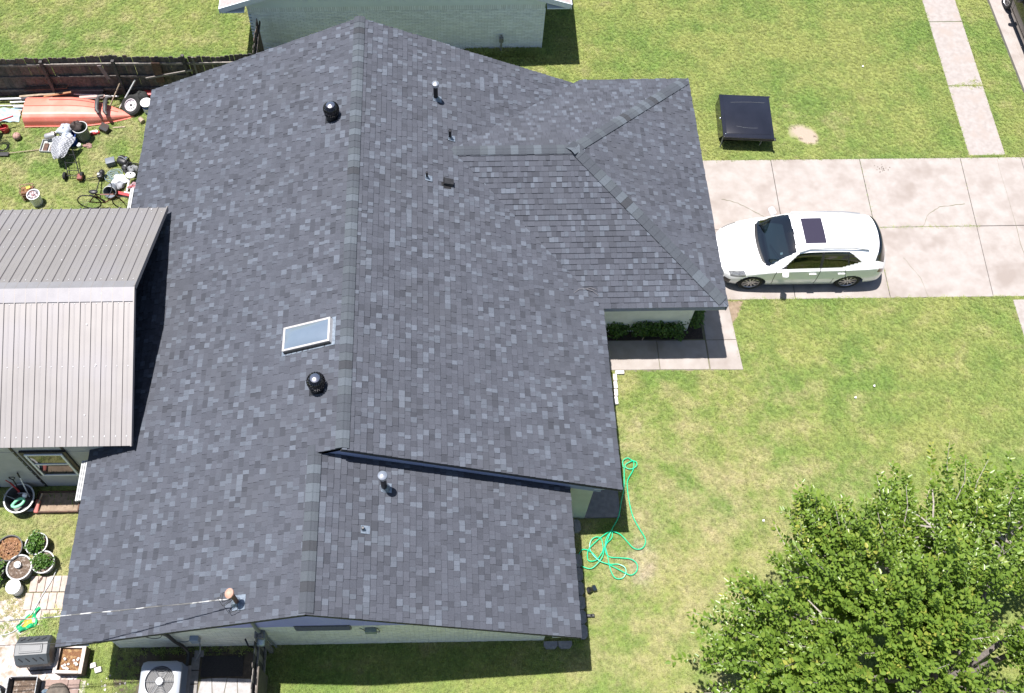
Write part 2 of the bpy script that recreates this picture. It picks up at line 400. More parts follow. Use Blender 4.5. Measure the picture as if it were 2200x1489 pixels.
# front walk
wq = [[(6.0, 4.17), (8.02, 4.16), (8.02, 5.05), (6.0, 5.07)], [(8.02, 4.16), (9.37, 4.14), (9.37, 5.04), (8.02, 5.05)],
      [(9.39, 4.14), (10.29, 4.12), (10.24, 5.04), (9.39, 5.04)], [(9.39, 5.04), (10.24, 5.04), (10.19, 6.27), (9.39, 6.27)]]
slabs('front_walk', [(6.0, 4.12), (10.29, 4.12), (10.19, 6.28), (9.33, 6.28), (9.33, 5.08), (6.0, 5.08)], wq, .03, M_CONC, .01)
NOGRASS.append([(10.18, 5.5), (10.42, 5.8), (10.62, 6.28), (10.18, 6.28)])
b = MB(); b.prism([(10.18, 5.45), (10.44, 5.78), (10.66, 6.28), (10.18, 6.28)], -.02, .006); struct(b, 'bare_patch', M_SOIL)
# planting bed under the garage wall
b = MB(); b.prism(rect(5.6, 9.33, 5.08, 6.3), -.03, .012); struct(b, 'planting_bed', M_MULCH); NOGRASS.append(rect(5.6, 9.4, 5.0, 6.3))
# porch slab
b = MB(); b.prism(rect(4.4, 6.52, .10, 4.1), -.05, .07); struct(b, 'porch_slab', mat('porch_concrete', (.24, .23, .24), (.18, .175, .18), scale=9, rough=.95, bump=.2, bscale=90)); NOGRASS.append(rect(4.3, 6.54, .05, 4.2))
# side yard soil near the condenser and the dusty yard corner
b = MB(); b.prism([(-5.65, -2.75), (-2.25, -2.75), (-2.25, -5.5), (-5.65, -5.5)], -.03, .006)
struct(b, 'side_yard_soil', mat('side_soil', (.13, .105, .075), (.075, .06, .045), scale=9, rough=1, bump=.6, bscale=60, c3=(.07, .085, .03), scale3=2.2)); NOGRASS.append(rect(-5.1, -2.25, -5.5, -2.75))
M_DUST = mat('pale_dust', (.62, .57, .57), (.40, .33, .28), scale=7, rough=1, bump=.5, bscale=50, c3=(.27, .21, .14), scale3=2.6, lo=.42, hi=.6)
b = MB(); b.prism([(-9.6, -5.5), (-6.25, -5.5), (-6.3, -3.0), (-6.9, -1.95), (-7.1, -1.65), (-8.3, -1.6), (-9.6, -1.9)], -.03, .006); struct(b, 'dusty_yard', M_DUST); NOGRASS.append([(-9.6, -5.5), (-6.45, -5.5), (-6.5, -3.2), (-7.0, -2.95), (-8.3, -2.5), (-9.6, -2.6)])
# house interior keeps no grass
NOGRASS += [rect(-5.61, 4.4, -2.8, 12), rect(4.3, 8.95, 5.3, 11.9), rect(-3.85, 5.55, 15.9, 40), rect(-14, -5.6, 1.2, 7.2), rect(4.3, 5.6, 0, 5.4)]
# ---------------------------------------------------------------- the main house
H, PT, AR, AL, DD = 5.3644, .4567, 6.2178, 6.2399, .6025
YF, YN, YG0, YG1, XG = 12.137, -3.246, 4.72, 12.32, 9.4065
ZE = H-PT*AR; GW = YG1-YG0; YG = (YG0+YG1)/2; ZG = ZE+PT*GW/2; XH = XG-GW/2; XV = AR-GW/2
H2 = H-2*PT*DD                                        # the lower right slope: z = H2 - PT*x
house = thing('brick_house', 'white brick house with large grey shingle roof filling the middle of the picture', 'house', (0, 4, 0))
roof_mb = MB()
CP = math.cos(math.atan(PT)); SPn = math.sin(math.atan(PT))
PLANES = []
def plane(O, U, D, pieces):
    """O on the eave, U horizontal along the eave, D plan direction going up-slope; pieces are convex hulls in (u, plan run)"""
    U = Vector(U); D = Vector(D); V = (D*CP+Vector((0, 0, SPn))); N = U.cross(V)
    if N.z < 0: N = -N
    PLANES.append((Vector(O), U, V, N, [[(x, y/CP) for x, y in h] for h in pieces]))
def ccw(p): return p if sum(p[i][0]*p[(i+1) % len(p)][1]-p[(i+1) % len(p)][0]*p[i][1] for i in range(len(p))) > 0 else p[::-1]
ZL = H-PT*AL
plane((-AL, 0, ZL), (0, 1, 0), (1, 0, 0), [rect(0, YF+.03, 0, AL), rect(YN-.035, 0, 0, AL-DD)])
# main right: u = y, run = AR - x
plane((AR, 0, ZE), (0, 1, 0), (-1, 0, 0), [rect(-.035, YF+.03, GW/2, AR), ccw([(-.035, 0), (YG0, 0), (YG, GW/2), (-.035, GW/2)]),
      ccw([(YG, GW/2), (YF, GW/2), (YF, YG1-YF)])])
plane((AR-2*DD, 0, H2-PT*(AR-2*DD)), (0, 1, 0), (-1, 0, 0), [rect(YN-.035, .10, 0, AR-DD)])
plane((0, YG0, ZE), (1, 0, 0), (0, 1, 0), [ccw([(AR, 0), (XG, 0), (XH, GW/2), (XV, GW/2)])])
plane((0, YG1, ZE), (1, 0, 0), (0, -1, 0), [ccw([(AR, 0), (XG, 0), (XH, GW/2), (XV, GW/2)])])
plane((XG, 0, ZE), (0, 1, 0), (-1, 0, 0), [ccw([(YG0, 0), (YG1, 0), (YG, GW/2)])])
for O, U, V, N, hulls in PLANES:
    for h in hulls:
        pts = [O+U*x+V*y-N*.006 for x, y in h]
        a, b_, c_ = pts[0], pts[1], pts[2]
        if (b_-a).cross(c_-a).dot(N) < 0: pts = pts[::-1]
        roof_mb.slab(pts, .11, N)
roof = roof_mb.build('roof', M_DECK, house)
tabs = []
CAMP = Vector(camo.location)
def tone():
    r = rnd.random()
    if r < .16: k = rnd.uniform(.90, 1.18); c = (.121*k, .138*k, .168*k)
    elif r < .30: k = rnd.uniform(.9, 1.1); c = (.103*k, .114*k, .139*k)
    elif r < .44: k = rnd.uniform(.8, 1.05); c = (.082*k, .089*k, .108*k)
    else: k = rnd.uniform(.9, 1.1); c = (.092*k, .100*k, .122*k)
    return c, r
EXPO = .1433
for O, U, V, N, hulls in PLANES:
    us = [p[0] for h in hulls for p in h]; vs_ = [p[1] for h in hulls for p in h]
    u0, u1, v1 = min(us), max(us), max(vs_); k = 0
    while k*EXPO < v1:
        va, vb = k*EXPO-(.0 if k == 0 else 0), (k+1)*EXPO+.006; u = u0-rnd.uniform(0, .3); k += 1
        last = None
        while u < u1:
            c, r = tone(); w = rnd.uniform(.085, .145) if r < .30 else rnd.uniform(.085, .21)
            hi = .025 if r < .30 or rnd.random() < .42 else .011
            q = [(u+.0012, va), (u+w-.0012, va), (u+w-.0012, vb), (u+.0012, vb)]; u += w
            for h in hulls:
                pg = clip_convex(q, ccw(h)) if not (q[0][0] > max(p[0] for p in h) or q[1][0] < min(p[0] for p in h) or va > max(p[1] for p in h) or vb < min(p[1] for p in h)) else []
                if len(pg) < 3 or area(pg) < .0006: continue
                n = len(pg)
                top = [O+U*x+V*y+N*(hi+(.0015-hi)*(y-va)/(vb-va)) for x, y in pg]
                bot = [O+U*x+V*y-N*.004 for x, y in pg]
                if (top[1]-top[0]).cross(top[2]-top[0]).dot(N) < 0: top = top[::-1]; bot = bot[::-1]
                fs_ = [tuple(range(n))]+[(n+i, n+(i+1) % n, (i+1) % n, i) for i in range(n)]
                cen = sum(top, Vector())/n; vw = CAMP-cen; d = vw.length
                tabs.append((area(pg)*N.dot(vw/d)/d**2, top+bot, fs_, c))
tabs.sort(key=lambda t: -t[0])
rest = MB()
for i, (sc, vv, ff, c) in enumerate(tabs):
    if i < 300:
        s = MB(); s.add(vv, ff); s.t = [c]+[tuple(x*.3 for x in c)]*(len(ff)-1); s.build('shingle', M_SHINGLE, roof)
    else:
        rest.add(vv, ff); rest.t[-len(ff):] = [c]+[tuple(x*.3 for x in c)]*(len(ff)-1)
rest.build('shingle_courses', M_SHINGLE, roof, kind='stuff')
# ridge and hip caps
def caps(p, q, na, nb, step=.2, w=.155):
    p = Vector(p); q = Vector(q); d = (q-p); L = d.length; d.normalize(); na = Vector(na).normalized(); nb = Vector(nb).normalized()
    def side(n):
        s = d.cross(n).normalized(); return s if s.z < 0 else -s
    sa, sb = side(na), side(nb); up = (na+nb).normalized()
    s = MB()
    sec = [sa*w+na*.012, sa*w*.5+na*.012, sa*w*.18+up*.004, up*.006, sb*w*.18+up*.004, sb*w*.5+nb*.012, sb*w+nb*.012]
    lo = [x+up*.034 for x in sec]; hi_ = [x+up*.024+d*(step*1.12) for x in sec]; un = [x-up*.01 for x in sec]; un2 = [x-up*.01+d*(step*1.12) for x in sec]
    n = len(sec); fs_ = []
    for i in range(n-1): fs_ += [(i, i+1, n+i+1, n+i), (2*n+i, 2*n+i+1, i+1, i)]
    fs_ += [(0, n, 3*n, 2*n), (n-1, 3*n-1, 4*n-1, 2*n-1)]
    s.add(lo+hi_+un+un2, fs_); me = s.mesh('ridge_cap', CAPS[0], smooth=False)
    k = 0; prev = None
    while k*step < L:
        o = bpy.data.objects.new('ridge_cap', me); COL.objects.link(o); o.parent = roof; o.location = Vector(p+d*(k*step))-Vector(BASE[roof.name])
        BASE[o.name] = BASE[roof.name]
        m = CAPS[rnd.choices(range(5), (3, 2.2, .8, 5, 3))[0]]
        o.material_slots[0].link = 'OBJECT'; o.material_slots[0].material = m; k += 1
NL = Vector((-PT, 0, 1)); NR = Vector((PT, 0, 1)); NGN = Vector((0, -PT, 1)); NGF = Vector((0, PT, 1))
caps((0, .0, H), (0, YF, H), NL, NR)
caps((-DD, YN, H-PT*DD), (-DD, -.02, H-PT*DD), NL, NR)
caps((XH+.14, YG, ZG-.002), (XV+.1, YG, ZG), NGN, NGF)
HD = Vector((-1, 1, PT))*.13
caps(Vector((XG, YG0, ZE))+HD, (XH, YG, ZG), NGN, NR); caps(Vector((XG, YG1, ZE))+Vector((-.13, -.13, .13*PT)), (XH, YG, ZG), NGF, NR)
# drip edges, fascias, rakes
f = MB()
def rake(x0, z0, x1, z1, y, h=.19, t=.03, dy=0):
    f.add([(x0, y, z0), (x1, y, z1), (x1, y, z1-h), (x0, y, z0-h), (x0, y+t, z0), (x1, y+t, z1), (x1, y+t, z1-h), (x0, y+t, z0-h)],
          [(0, 3, 2, 1), (4, 5, 6, 7), (0, 1, 5, 4), (3, 7, 6, 2), (0, 4, 7, 3), (1, 2, 6, 5)])
dz = .03
for (x0, z0, x1, z1, y, hh) in ((-AL, ZL, -DD, H-PT*DD, YN-.004, .17), (-DD, H-PT*DD, AR-2*DD, H2-PT*(AR-2*DD), YN-.004, .17), (0, H, AR, ZE, None, 0),
                                (-AL, ZL, 0, H, YF, .17), (0, H, AR, ZE, YF, .17)):
    if y is not None: rake(x0, z0-dz, x1, z1-dz, y, hh)
for (p, q) in (((-AL+.03, YN, ZL-.11), (-AL+.03, YF, ZL-.11)), ((AR-.03, 0, ZE-.11), (AR-.03, YG0, ZE-.11)), ((AR-2*DD-.03, YN, ZE-.11), (AR-2*DD-.03, 0, ZE-.11)),
               ((AR, YG0+.03, ZE-.11), (XG, YG0+.03, ZE-.11)), ((XG-.03, YG0, ZE-.11), (XG-.03, YG1, ZE-.11)), ((AR, YG1-.03, ZE-.11), (XG, YG1-.03, ZE-.11))):
    f.bar(p, q, .022, .17)
f.build('fascia', M_FASCIA, house)
f = MB(); rake(0, H-dz, AR, ZE-dz, 0, .2); rake(-DD*.9, H-PT*DD*.9-dz, 0, H-dz, 0, .1); f.build('fascia', mat('slate_fascia', (.20, .235, .38), (.17, .20, .33), scale=3, rough=.7), house)
# soffits
s = MB(); s.b2(-AL+.02, -5.6, YN+.02, YF-.02, ZL-.2, ZL-.18); s.b2(4.4, AR-2*DD-.02, YN+.02, 0, ZE-.2, ZE-.18); s.b2(5.6, AR-.02, .05, YG0+.6, ZE-.2, ZE-.18)
s.b2(AR, XG-.02, YG0+.02, 5.36, ZE-.205, ZE-.185); s.b2(8.9, XG-.02, 5.37, YG1-.02, ZE-.2, ZE-.18); s.build('soffit', M_WHITE, house)
# walls
w = MB(); w.prism([(-5.6, -2.79), (4.39, -2.79), (4.39, .12), (5.6, .12), (5.6, 5.35), (8.9, 5.35), (8.9, 11.8), (-5.6, 11.7)], -.1, 2.30)
w.build('wall', M_WHITE, house)
w = MB(); w.prism([(-5.61, -2.8), (-5.61, -2.797), (4.40, -2.797), (4.40, -2.8)], 0, 2.02); w.build('mortar_face', M_MORTAR, house)
bk = MB()
for r_ in range(30):
    z = r_*.0675+.004; x = -5.62+(.1 if r_ % 2 else 0)
    while x < 4.40:
        x1 = min(x+.194, 4.405); j = rnd.uniform(-.002, .003)
        k = rnd.uniform(.9, 1.05); bk.tone = (k, k, k*.98); bk.b2(max(x, -5.615), x1, -2.812-j, -2.79, z, z+.058); x += .203
bk.build('brick_courses', mat('white_brick_t', (.80, .775, .68), (.66, .635, .55), scale=9, rough=.85, attr=True, bump=.3, bscale=60, c3=(.70, .68, .62), scale3=1.2), house, kind='stuff')
g1 = MB(); zt = lambda x: (H+PT*x if x < -DD else H2-PT*x)-.115
def gable(mb, pts, y0, y1):
    n = len(pts); mb.add([(x, y0, z) for x, z in pts]+[(x, y1, z) for x, z in pts], [tuple(range(n)), tuple(range(n, 2*n))[::-1]]+[(i, n+i, n+(i+1) % n, (i+1) % n) for i in range(n)])
gable(g1, [(-5.6, 2.03), (4.39, 2.03), (4.39, zt(4.39)), (-DD, zt(-DD)), (-5.6, zt(-5.6))], -2.84, -2.7)
g1.build('gable_siding', M_SIDING, house)
g2 = MB()
for i in range(6):                                    # siding boards of the step between the two roofs
    o0, o1 = .11+.085*i, .11+.085*(i+1)-.006
    gable(g2, [(-DD*.75 if i < 3 else 0, H-PT*0-o1-.02), (AR-.45, H-PT*(AR-.45)-o1), (AR-.45, H-PT*(AR-.45)-o0), (0, H-o0)], .04+.004*i, .12)
g2.build('step_siding', mat('slate_siding', (.24, .28, .44), (.21, .245, .39), scale=3, rough=.7), house)
g3 = MB(); gable(g3, [(AR-2*DD-.6, .0), (5.61, 0), (5.61, 2.4), (AR-2*DD-.6, 2.4)], .10, .125); g3.build('porch_wall', mat('pale_green_paint', (.46, .50, .46), (.42, .46, .42), scale=3, rough=.7), house)
v = MB(); v.b2(-1.25, .0, -2.85, -2.80, 1.70, 2.12)
for i in range(8): v.box((-.625, -2.855, 1.73+i*.05), (1.2, .03, .012), (R(-35), 0, 0))
v.build('gable_vent', mat('vent_grey', (.20, .20, .22), (.13, .13, .15), scale=30, rough=.7), house)

# ---- roof fittings
def onroof(x, y): return H+PT*x if x < 0 else (H-PT*x if y > 0 else H2-PT*x)
def normal(x): return (NL if x < 0 else NR).normalized()
def flash(mb, x, y, a, b_, off=.03):
    n = normal(x); zz = onroof(x, y) if not (y < 0 and x < 0) else H+PT*x
    c = Vector((x, y, zz))+n*off; s_ = Vector((0, 1, 0)).cross(n).normalized()
    mb.box(c, (a, b_, .004), Matrix((s_, (0, 1, 0), n)).transposed())
for x, y in ((-.62, 9.0), (-.62, 1.50)):
    z0 = onroof(x, y); t = MB().build('turbine_vent', M_DKMETAL, house) if False else None
    b = MB(); flash(b, x, y, .36, .34); b.lathe([(.16, -.08), (.16, .16), (.19, .17), (.19, .2), (.13, .21)], 20, (x, y, z0)); base = b.build('turbine_vent', M_DKMETAL, house, smooth=True)
    d = MB()
    prof = [(.14, .19), (.18, .23), (.205, .29), (.21, .35), (.193, .41), (.15, .465), (.105, .485)]
    for k in range(22):                                # curved vanes
        a0 = 2*math.pi*k/22; vv = []
        for i, (r_, zz) in enumerate(prof):
            tw = a0+i*.07
            for da, dr in ((0, 0), (.21, -.012)): vv.append((x+(r_+dr)*math.cos(tw+da), y+(r_+dr)*math.sin(tw+da), z0+zz))
        d.add(vv, [(2*i, 2*i+1, 2*i+3, 2*i+2) for i in range(len(prof)-1)])
    d.build('vane_dome', mat('vane_metal', (.06, .06, .07), (.035, .035, .042), scale=14, rough=.25, metal=.9), base, smooth=True)
    c = MB(); c.lathe([(.112, .475), (.108, .50), (.06, .522), (0, .528)], 20, (x, y, z0)); c.build('top_plate', mat('vane_top', (.35, .35, .38), rough=.22, metal=.95), base, smooth=True)
def pipe(name, x, y, h, r_, cap, fl=.24, m=M_DKMETAL):
    z0 = onroof(x, y); b = MB(); b.tube([(x, y, z0-.1), (x, y, z0+h)], r_, 14, cap=False); b.tube([(x, y, z0+h-.004), (x, y, z0-.1)], r_*.8, 14)
    p_ = b.build(name, m, house, smooth=True)
    f_ = MB(); flash(f_, x+.03, y, fl, fl*.85); n = normal(x)
    f_.lathe([(r_*1.9, -.02), (r_*1.6, .03), (r_*1.02, .09)], 14, (x, y, z0+.01)); f_.build('flashing', mat('lead_flashing', (.20, .24, .29), (.12, .145, .18), scale=18, rough=.5, metal=.3), p_, smooth=True)
    if cap:
        c = MB(); c.lathe([(r_*1.55, h-.03), (r_*1.6, h+.02), (r_*1.5, h+.06), (r_*.9, h+.085), (0, h+.1)], 18, (x, y, z0)); c.build('rain_cap', M_GALV, p_, smooth=True)
pipe('vent_pipe', 2.02, 10.08, .58, .062, True); pipe('vent_pipe', .84, -.55, .72, .066, True)
pipe('vent_pipe', 2.38, 8.88, .34, .042, False, .2); pipe('vent_pipe', 1.78, 7.42, .26, .03, False, .2); pipe('vent_pipe', .43, -1.5, .16, .03, False, .2)
b = MB(); zz = onroof(2.29, 7.42); n = normal(1); s_ = Vector((0, 1, 0)).cross(n).normalized(); E3 = Matrix((s_, (0, 1, 0), n)).transposed()
b.M = Matrix.Translation(Vector((2.29, 7.42, zz))) @ E3.to_4x4()
b.box((0, 0, .012), (.34, .32, .006)); b.add([(-.13, -.1, .01), (.13, -.1, .01), (.13, .1, .01), (-.13, .1, .01), (-.12, -.09, .10), (.12, -.08, .13), (.12, .08, .13), (-.12, .09, .10)], [(4, 5, 6, 7), (0, 1, 5, 4), (1, 2, 6, 5), (2, 3, 7, 6), (3, 0, 4, 7)])
b.build('box_vent', M_BLACK, house)
# skylight
E3 = None
n = normal(-1); s_ = Vector((1, 0, PT)).normalized(); T = Vector((0, 1, 0)); cx, cy = -.88, 2.80
MS = Matrix.Translation(Vector((cx, cy, onroof(cx, cy)))) @ Matrix((s_, T, n)).transposed().to_4x4()
b = MB(); b.M = MS; Ls, Ws = 1.22, .60
for sx in (-1, 1):
    b.rbox((sx*(Ls/2-.025), 0, .07), (.05, Ws, .16), .008)
    b.rbox((0, sx*(Ws/2-.025), .0702), (Ls-.1, .05, .16), .008)
sk = b.build('skylight', mat('skylight_frame', (.50, .48, .47), (.42, .40, .39), scale=10, rough=.35, metal=.3), house)
b = MB(); b.M = MS; b.box((0, 0, .05), (Ls-.02, Ws+.03, .10)); b.build('kerb_box', M_BLACK, sk)
b = MB(); b.M = MS; b.box((0, 0, .018), (Ls+.16, Ws+.1, .004)); b.build('flashing', MATS['lead_flashing'], sk)
b = MB(); b.M = MS
def dome(u, v):
    a, c = u*2-1, v*2-1; hgt = .07*(1-abs(a)**2.6)*(1-abs(c)**2.6); return (a*(Ls/2-.045), c*(Ws/2-.045), .135+hgt)
b.grid(dome, 24, 16); b.build('dome', mat('acrylic_dome', (.125, .16, .205), (.10, .13, .17), scale=1, rough=.16, spec=.8, coat=.6), sk, smooth=True)
# mast, wires
b = MB(); b.tube([(-2.07, -2.87, 4.2), (-2.07, -2.87, 5.12)], .045, 12); ms = b.build('service_mast', mat('rusty_pipe', (.24, .13, .09), (.14, .08, .06), scale=20, rough=.8), house, smooth=True)
b = MB(); b.lathe([(.06, 0), (.095, .02), (.1, .06), (.06, .11), (0, .125)], 14, (-2.09, -2.86, 5.08), (0, R(-25), 0)); b.build('weather_head', mat('salmon_cap', (.62, .36, .28), (.5, .28, .2), scale=12, rough=.6), ms, smooth=True)
b = MB(); flash(b, -2.02, -2.88, .3, .3); b.lathe([(.14, -.04), (.1, .05), (.05, .1)], 12, (-2.07, -2.87, 4.42)); b.build('flashing', MATS['lead_flashing'], ms, smooth=True)
b = MB()
for k in range(3):
    a = k*2.1; b.tube([(-2.1, -2.87, 5.1), (-2.25-.05*k, -2.82-.05*k, 5.05), (-2.30, -2.88-.06*k, 4.82-.05*k), (-2.12, -2.9, 4.86)], .006, 5)
b.tube([(-2.1, -2.9, 4.8), (-2.3, -2.98, 4.6), (-2.2, -3.1, 4.55), (-2.02, -3.05, 4.6), (-2.03, -2.9, 4.62)], .007, 5); b.build('drip_loop', M_BLACK, ms)
def wire(p, q, sag, n=24):
    return [tuple(Vector(p)*(1-t)+Vector(q)*t-Vector((0, 0, sag*4*t*(1-t)))) for t in [i/n for i in range(n+1)]]
b = MB(); P = wire((-2.1, -2.9, 4.86), (-26, -4.5, 6.6), .9, 60); b.tube(P, .008, 6); b.tube([(x, y+.016*math.sin(i*1.9), z+.016*math.cos(i*1.9)) for i, (x, y, z) in enumerate(P)], .006, 5)
one(b, 'power_cable', mat('bare_cable', (.50, .50, .50), (.09, .09, .09), scale=3.2, rough=.5, lo=.47, hi=.53), 'twisted pale service cable running left from the roof mast', 'cable', 'overhead cables')
b = MB(); P = wire((-4.85, -3.27, 2.98), (-26, -3.9, 5.0), .3, 40)
b.tube(P, .007, 5); one(b, 'telephone_cable', M_BLACK, 'thin dark cable leaving the lower left roof edge above the compost tumbler', 'cable', 'overhead cables')
# fallen twig on the roof valley
b = MB()
def rp(x, y, o=.03): return (x, y, max(H-PT*x, ZE+PT*(y-YG0) if x > XV else 0)+o)
b.tube([rp(5.45, 4.98), rp(5.6, 5.12, .05), rp(5.78, 5.16, .06), rp(5.95, 5.12, .05), rp(6.12, 5.0)], [.004, .006, .008, .006, .004], 5); b.tube([rp(5.78, 5.16, .05), rp(5.9, 5.2), rp(6.05, 5.15)], .006, 5)
one(b, 'fallen_twig', mat('grey_twig', (.24, .23, .24), (.18, .17, .18), scale=9, rough=.9), 'thin dead twig lying in the roof valley above the planting bed', 'twig')
# ---------------------------------------------------------------- metal roofed workshop on the left
SX, SE, SR, SYF, SYN, SYR = -5.042, 3.30, 4.85, 7.493, .935, 4.211
shed = thing('metal_shed', 'grey building with ribbed brown-grey metal roof overlapping the left edge of the shingle roof', 'shed', (-8, 4.2, 0))
M_METAL = mat('brown_metal_roof', (.262, .245, .238), (.245, .228, .222), scale=1.6, rough=.45, metal=.42, spec=.6, c3=(.26, .245, .25), scale3=.5)
def panel_mesh(y0, z0, y1, z1):
    s = MB(); w = .252; d = Vector((0, y1-y0, z1-z0)); n = Vector((1, 0, 0)).cross(d).normalized(); n = n if n.z > 0 else -n
    sec = [(0, 0), (.007, .028), (.030, .028), (.040, 0), (.12, 0), (.126, .003), (.146, .003), (.152, 0), (w-.001, 0)]
    vv = [Vector((x, 0, 0))+n*h for x, h in sec]+[Vector((x, 0, 0))+d+n*h for x, h in sec]+[Vector((0, 0, 0))-n*.01, Vector((w-.001, 0, 0))-n*.01, Vector((w-.001, 0, 0))+d-n*.01, d-n*.01]
    k = len(sec); s.add(vv, [(i, i+1, k+i+1, k+i) for i in range(k-1)]+[(2*k, 2*k+3, 2*k+2, 2*k+1), (0, 2*k, 2*k+1, k-1)])
    return s.mesh('roof_panel', M_METAL)
b = MB(); b.slab([(-11.6, SYN+.03, SE-.03), (SX-.03, SYN+.03, SE-.03), (SX-.03, SYR, SR-.03), (-11.6, SYR, SR-.03)], .1, (0, -.43, .9)); b.slab([(-11.6, SYR, SR-.03), (SX-.03, SYR, SR-.03), (SX-.03, SYF-.03, SE-.03), (-11.6, SYF-.03, SE-.03)], .1, (0, .43, .9))
sroof = b.build('roof', M_DKMETAL, shed)
for (y0, y1) in ((SYN, SYR), (SYF, SYR)):
    me = panel_mesh(y0, SE, y1, SR); x = SX-.252
    while x > -11.6:
        o = bpy.data.objects.new('roof_panel', me); COL.objects.link(o); o.parent = sroof; o.location = Vector((x, y0, SE))-Vector(BASE[shed.name]); BASE[o.name] = BASE[shed.name]; x -= .252
b = MB()
for sg, wd in ((-1, .33), (1, .26)):
    n = Vector((0, sg*.427, .904)); d = Vector((0, sg*.904, -.427)); q = Vector((0, SYR, SR+.03)); P = [q+Vector((SX+.02, 0, 0)), q+Vector((SX+.02, 0, 0))+d*wd, q+Vector((-11.6, 0, 0))+d*wd, q+Vector((-11.6, 0, 0))]
    if (P[1]-P[0]).cross(P[2]-P[0]).dot(n) < 0: P = P[::-1]
    b.slab(P, .012, n)
b.build('ridge_flashing', mat('ridge_metal', (.29, .28, .29), (.26, .25, .26), scale=3, rough=.38, metal=.45, spec=.6), sroof)
b = MB(); rq = random.Random(4)
for k in range(12):
    x, f_, sg = rq.uniform(-10, SX-.1), rq.random(), rq.choice((0, 0, 1)); y0 = SYN if sg == 0 else SYF; y = y0+(SYR-y0)*f_; z = SE+(SR-SE)*f_+.03; b.lathe([(0, .004), (rq.uniform(.01, .02), 0)], 7, (x, y, z), (R(25 if sg == 0 else -25), 0, 0))
b.build('bird_dropping', M_WPLAS, sroof, kind='stuff')
b = MB()
for k in range(26):
    for f_ in (.06, .5, .9):
        x = SX-.252*k-.10; b.box((x, SYN+(SYR-SYN)*f_, SE+(SR-SE)*f_+.012), (.014, .014, .012)); b.box((x, SYF+(SYR-SYF)*f_, SE+(SR-SE)*f_+.012), (.014, .014, .012))
b.build('roof_screws', M_GALV, sroof, kind='stuff')
b = MB()
for y0, y1 in ((SYN, SYR), (SYF, SYR)): b.bar((SX+.01, y0, SE-.02), (SX+.01, y1, SR-.02), .03, .14)
b.build('gable_trim', M_METAL, sroof)
M_PANEL = mat('grey_wall_panel', (.40, .395, .39), (.36, .355, .35), scale=5, rough=.8)
b = MB(); b.b2(-11.5, -5.9, 1.18, 7.1, -.05, 3.25); b.add([(-5.9, 1.2, 3.2), (-5.9, 7.2, 3.2), (-5.9, 4.21, 4.62), (-6.0, 1.2, 3.2), (-6.0, 7.2, 3.2), (-6.0, 4.21, 4.62)], [(0, 1, 2), (5, 4, 3), (0, 3, 4, 1), (1, 4, 5, 2), (2, 5, 3, 0)])
b.build('wall_core', M_BLACK, shed)
for x0, x1 in ((-11.5, -10.46), (-10.45, -9.26), (-9.25, -8.06), (-8.03, -6.86), (-6.83, -5.88)):
    b = MB(); b.b2(x0, x1, 1.15, 1.185, .06, 2.44); b.build('wall_panel', M_PANEL, shed); b = MB(); b.b2(x0, x1, 1.155, 1.185, 2.45, 3.2); b.build('wall_panel', M_PANEL, shed)
for x in (-10.455, -9.255, -8.045, -6.845):
    b = MB(); b.b2(x-.03, x+.03, 1.13, 1.15, .05, 3.2); ba = b.build('batten', M_BLACK, shed)
    b = MB()
    for k in range(9): b.b2(x-.012, x+.012, 1.122, 1.13, .25+k*.32, .30+k*.32)
    b.build('batten_clip', M_LGREY, ba, kind='stuff')
b = MB(); b.b2(-7.90, -6.80, 1.09, 1.14, 1.0, 2.56); wi = b.build('window', M_BLACK, shed)
b = MB()
for x0, x1, z0, z1 in ((-7.80, -6.90, 2.42, 2.47), (-7.80, -6.90, 1.06, 1.11), (-7.80, -7.75, 1.115, 2.415), (-6.95, -6.90, 1.115, 2.415), (-7.745, -6.955, 1.80, 1.86)): b.b2(x0, x1, 1.06, 1.092, z0, z1)
b.build('frame', M_WHITE, wi)
for z0, z1 in ((1.12, 1.795), (1.865, 2.41)):
    b = MB(); b.b2(-7.745, -6.955, 1.078, 1.086, z0, z1); b.build('pane', mat('window_glass', (.02, .026, .026), rough=.03, spec=1.), wi)
# white gutter end at the house corner beside the shed
b = MB()
for k in range(3): b.b2(-6.41+.055*k, -6.378+.055*k, -.05, .92, 2.36+.02*k, 2.44+.02*k)
b.build('gutter', M_LGREY, house)
b = MB(); b.b2(-6.40, -6.36, 7.5, 8.75, 2.36, 2.42); b.b2(-6.34, -6.30, 7.5, 8.75, 2.37, 2.44); b.build('gutter', M_LGREY, house)

# ---------------------------------------------------------------- neighbour's house at the top
nb = thing('neighbour_house', 'pale blue brick house cut off by the top edge of the picture', 'house', (.8, 20, 0))
b = MB(); b.b2(-3.9, 5.5, 15.92, 30, -.1, 2.2); b.build('wall', M_BLUEM, nb)
bk = MB()
for r_ in range(27):
    z = r_*.0675+.004; x = -3.91+(.1 if r_ % 2 else 0)
    while x < 5.5:
        x1 = min(x+.194, 5.51); k = rnd.uniform(.9, 1.06); bk.tone = (k, k, k); bk.b2(max(x, -3.91), x1, 15.893+rnd.uniform(-.004, .004), 15.93, z, z+.056); x += .203
x = -3.9
while x < 5.45:
    k = rnd.uniform(.9, 1.06); bk.tone = (k, k, k); bk.b2(x, x+.06, 15.89, 15.93, 1.83, 2.03); x += .069
bk.build('brick_courses', mat('pale_blue_brick_t', (.84, .89, .97), (.77, .82, .90), scale=7, rough=.85, attr=True, bump=.3, bscale=60), nb, kind='stuff')
b = MB(); gable(b, [(-3.9, 2.04), (5.5, 2.04), (5.5, 2.6), (.8, 4.3), (-3.9, 2.6)], 15.87, 16.0); b.build('gable_siding', M_BLUEP, nb)
def nz(x): return 2.62+.36*(5.45-abs(x-.8)*1.0)-.03
b = MB()
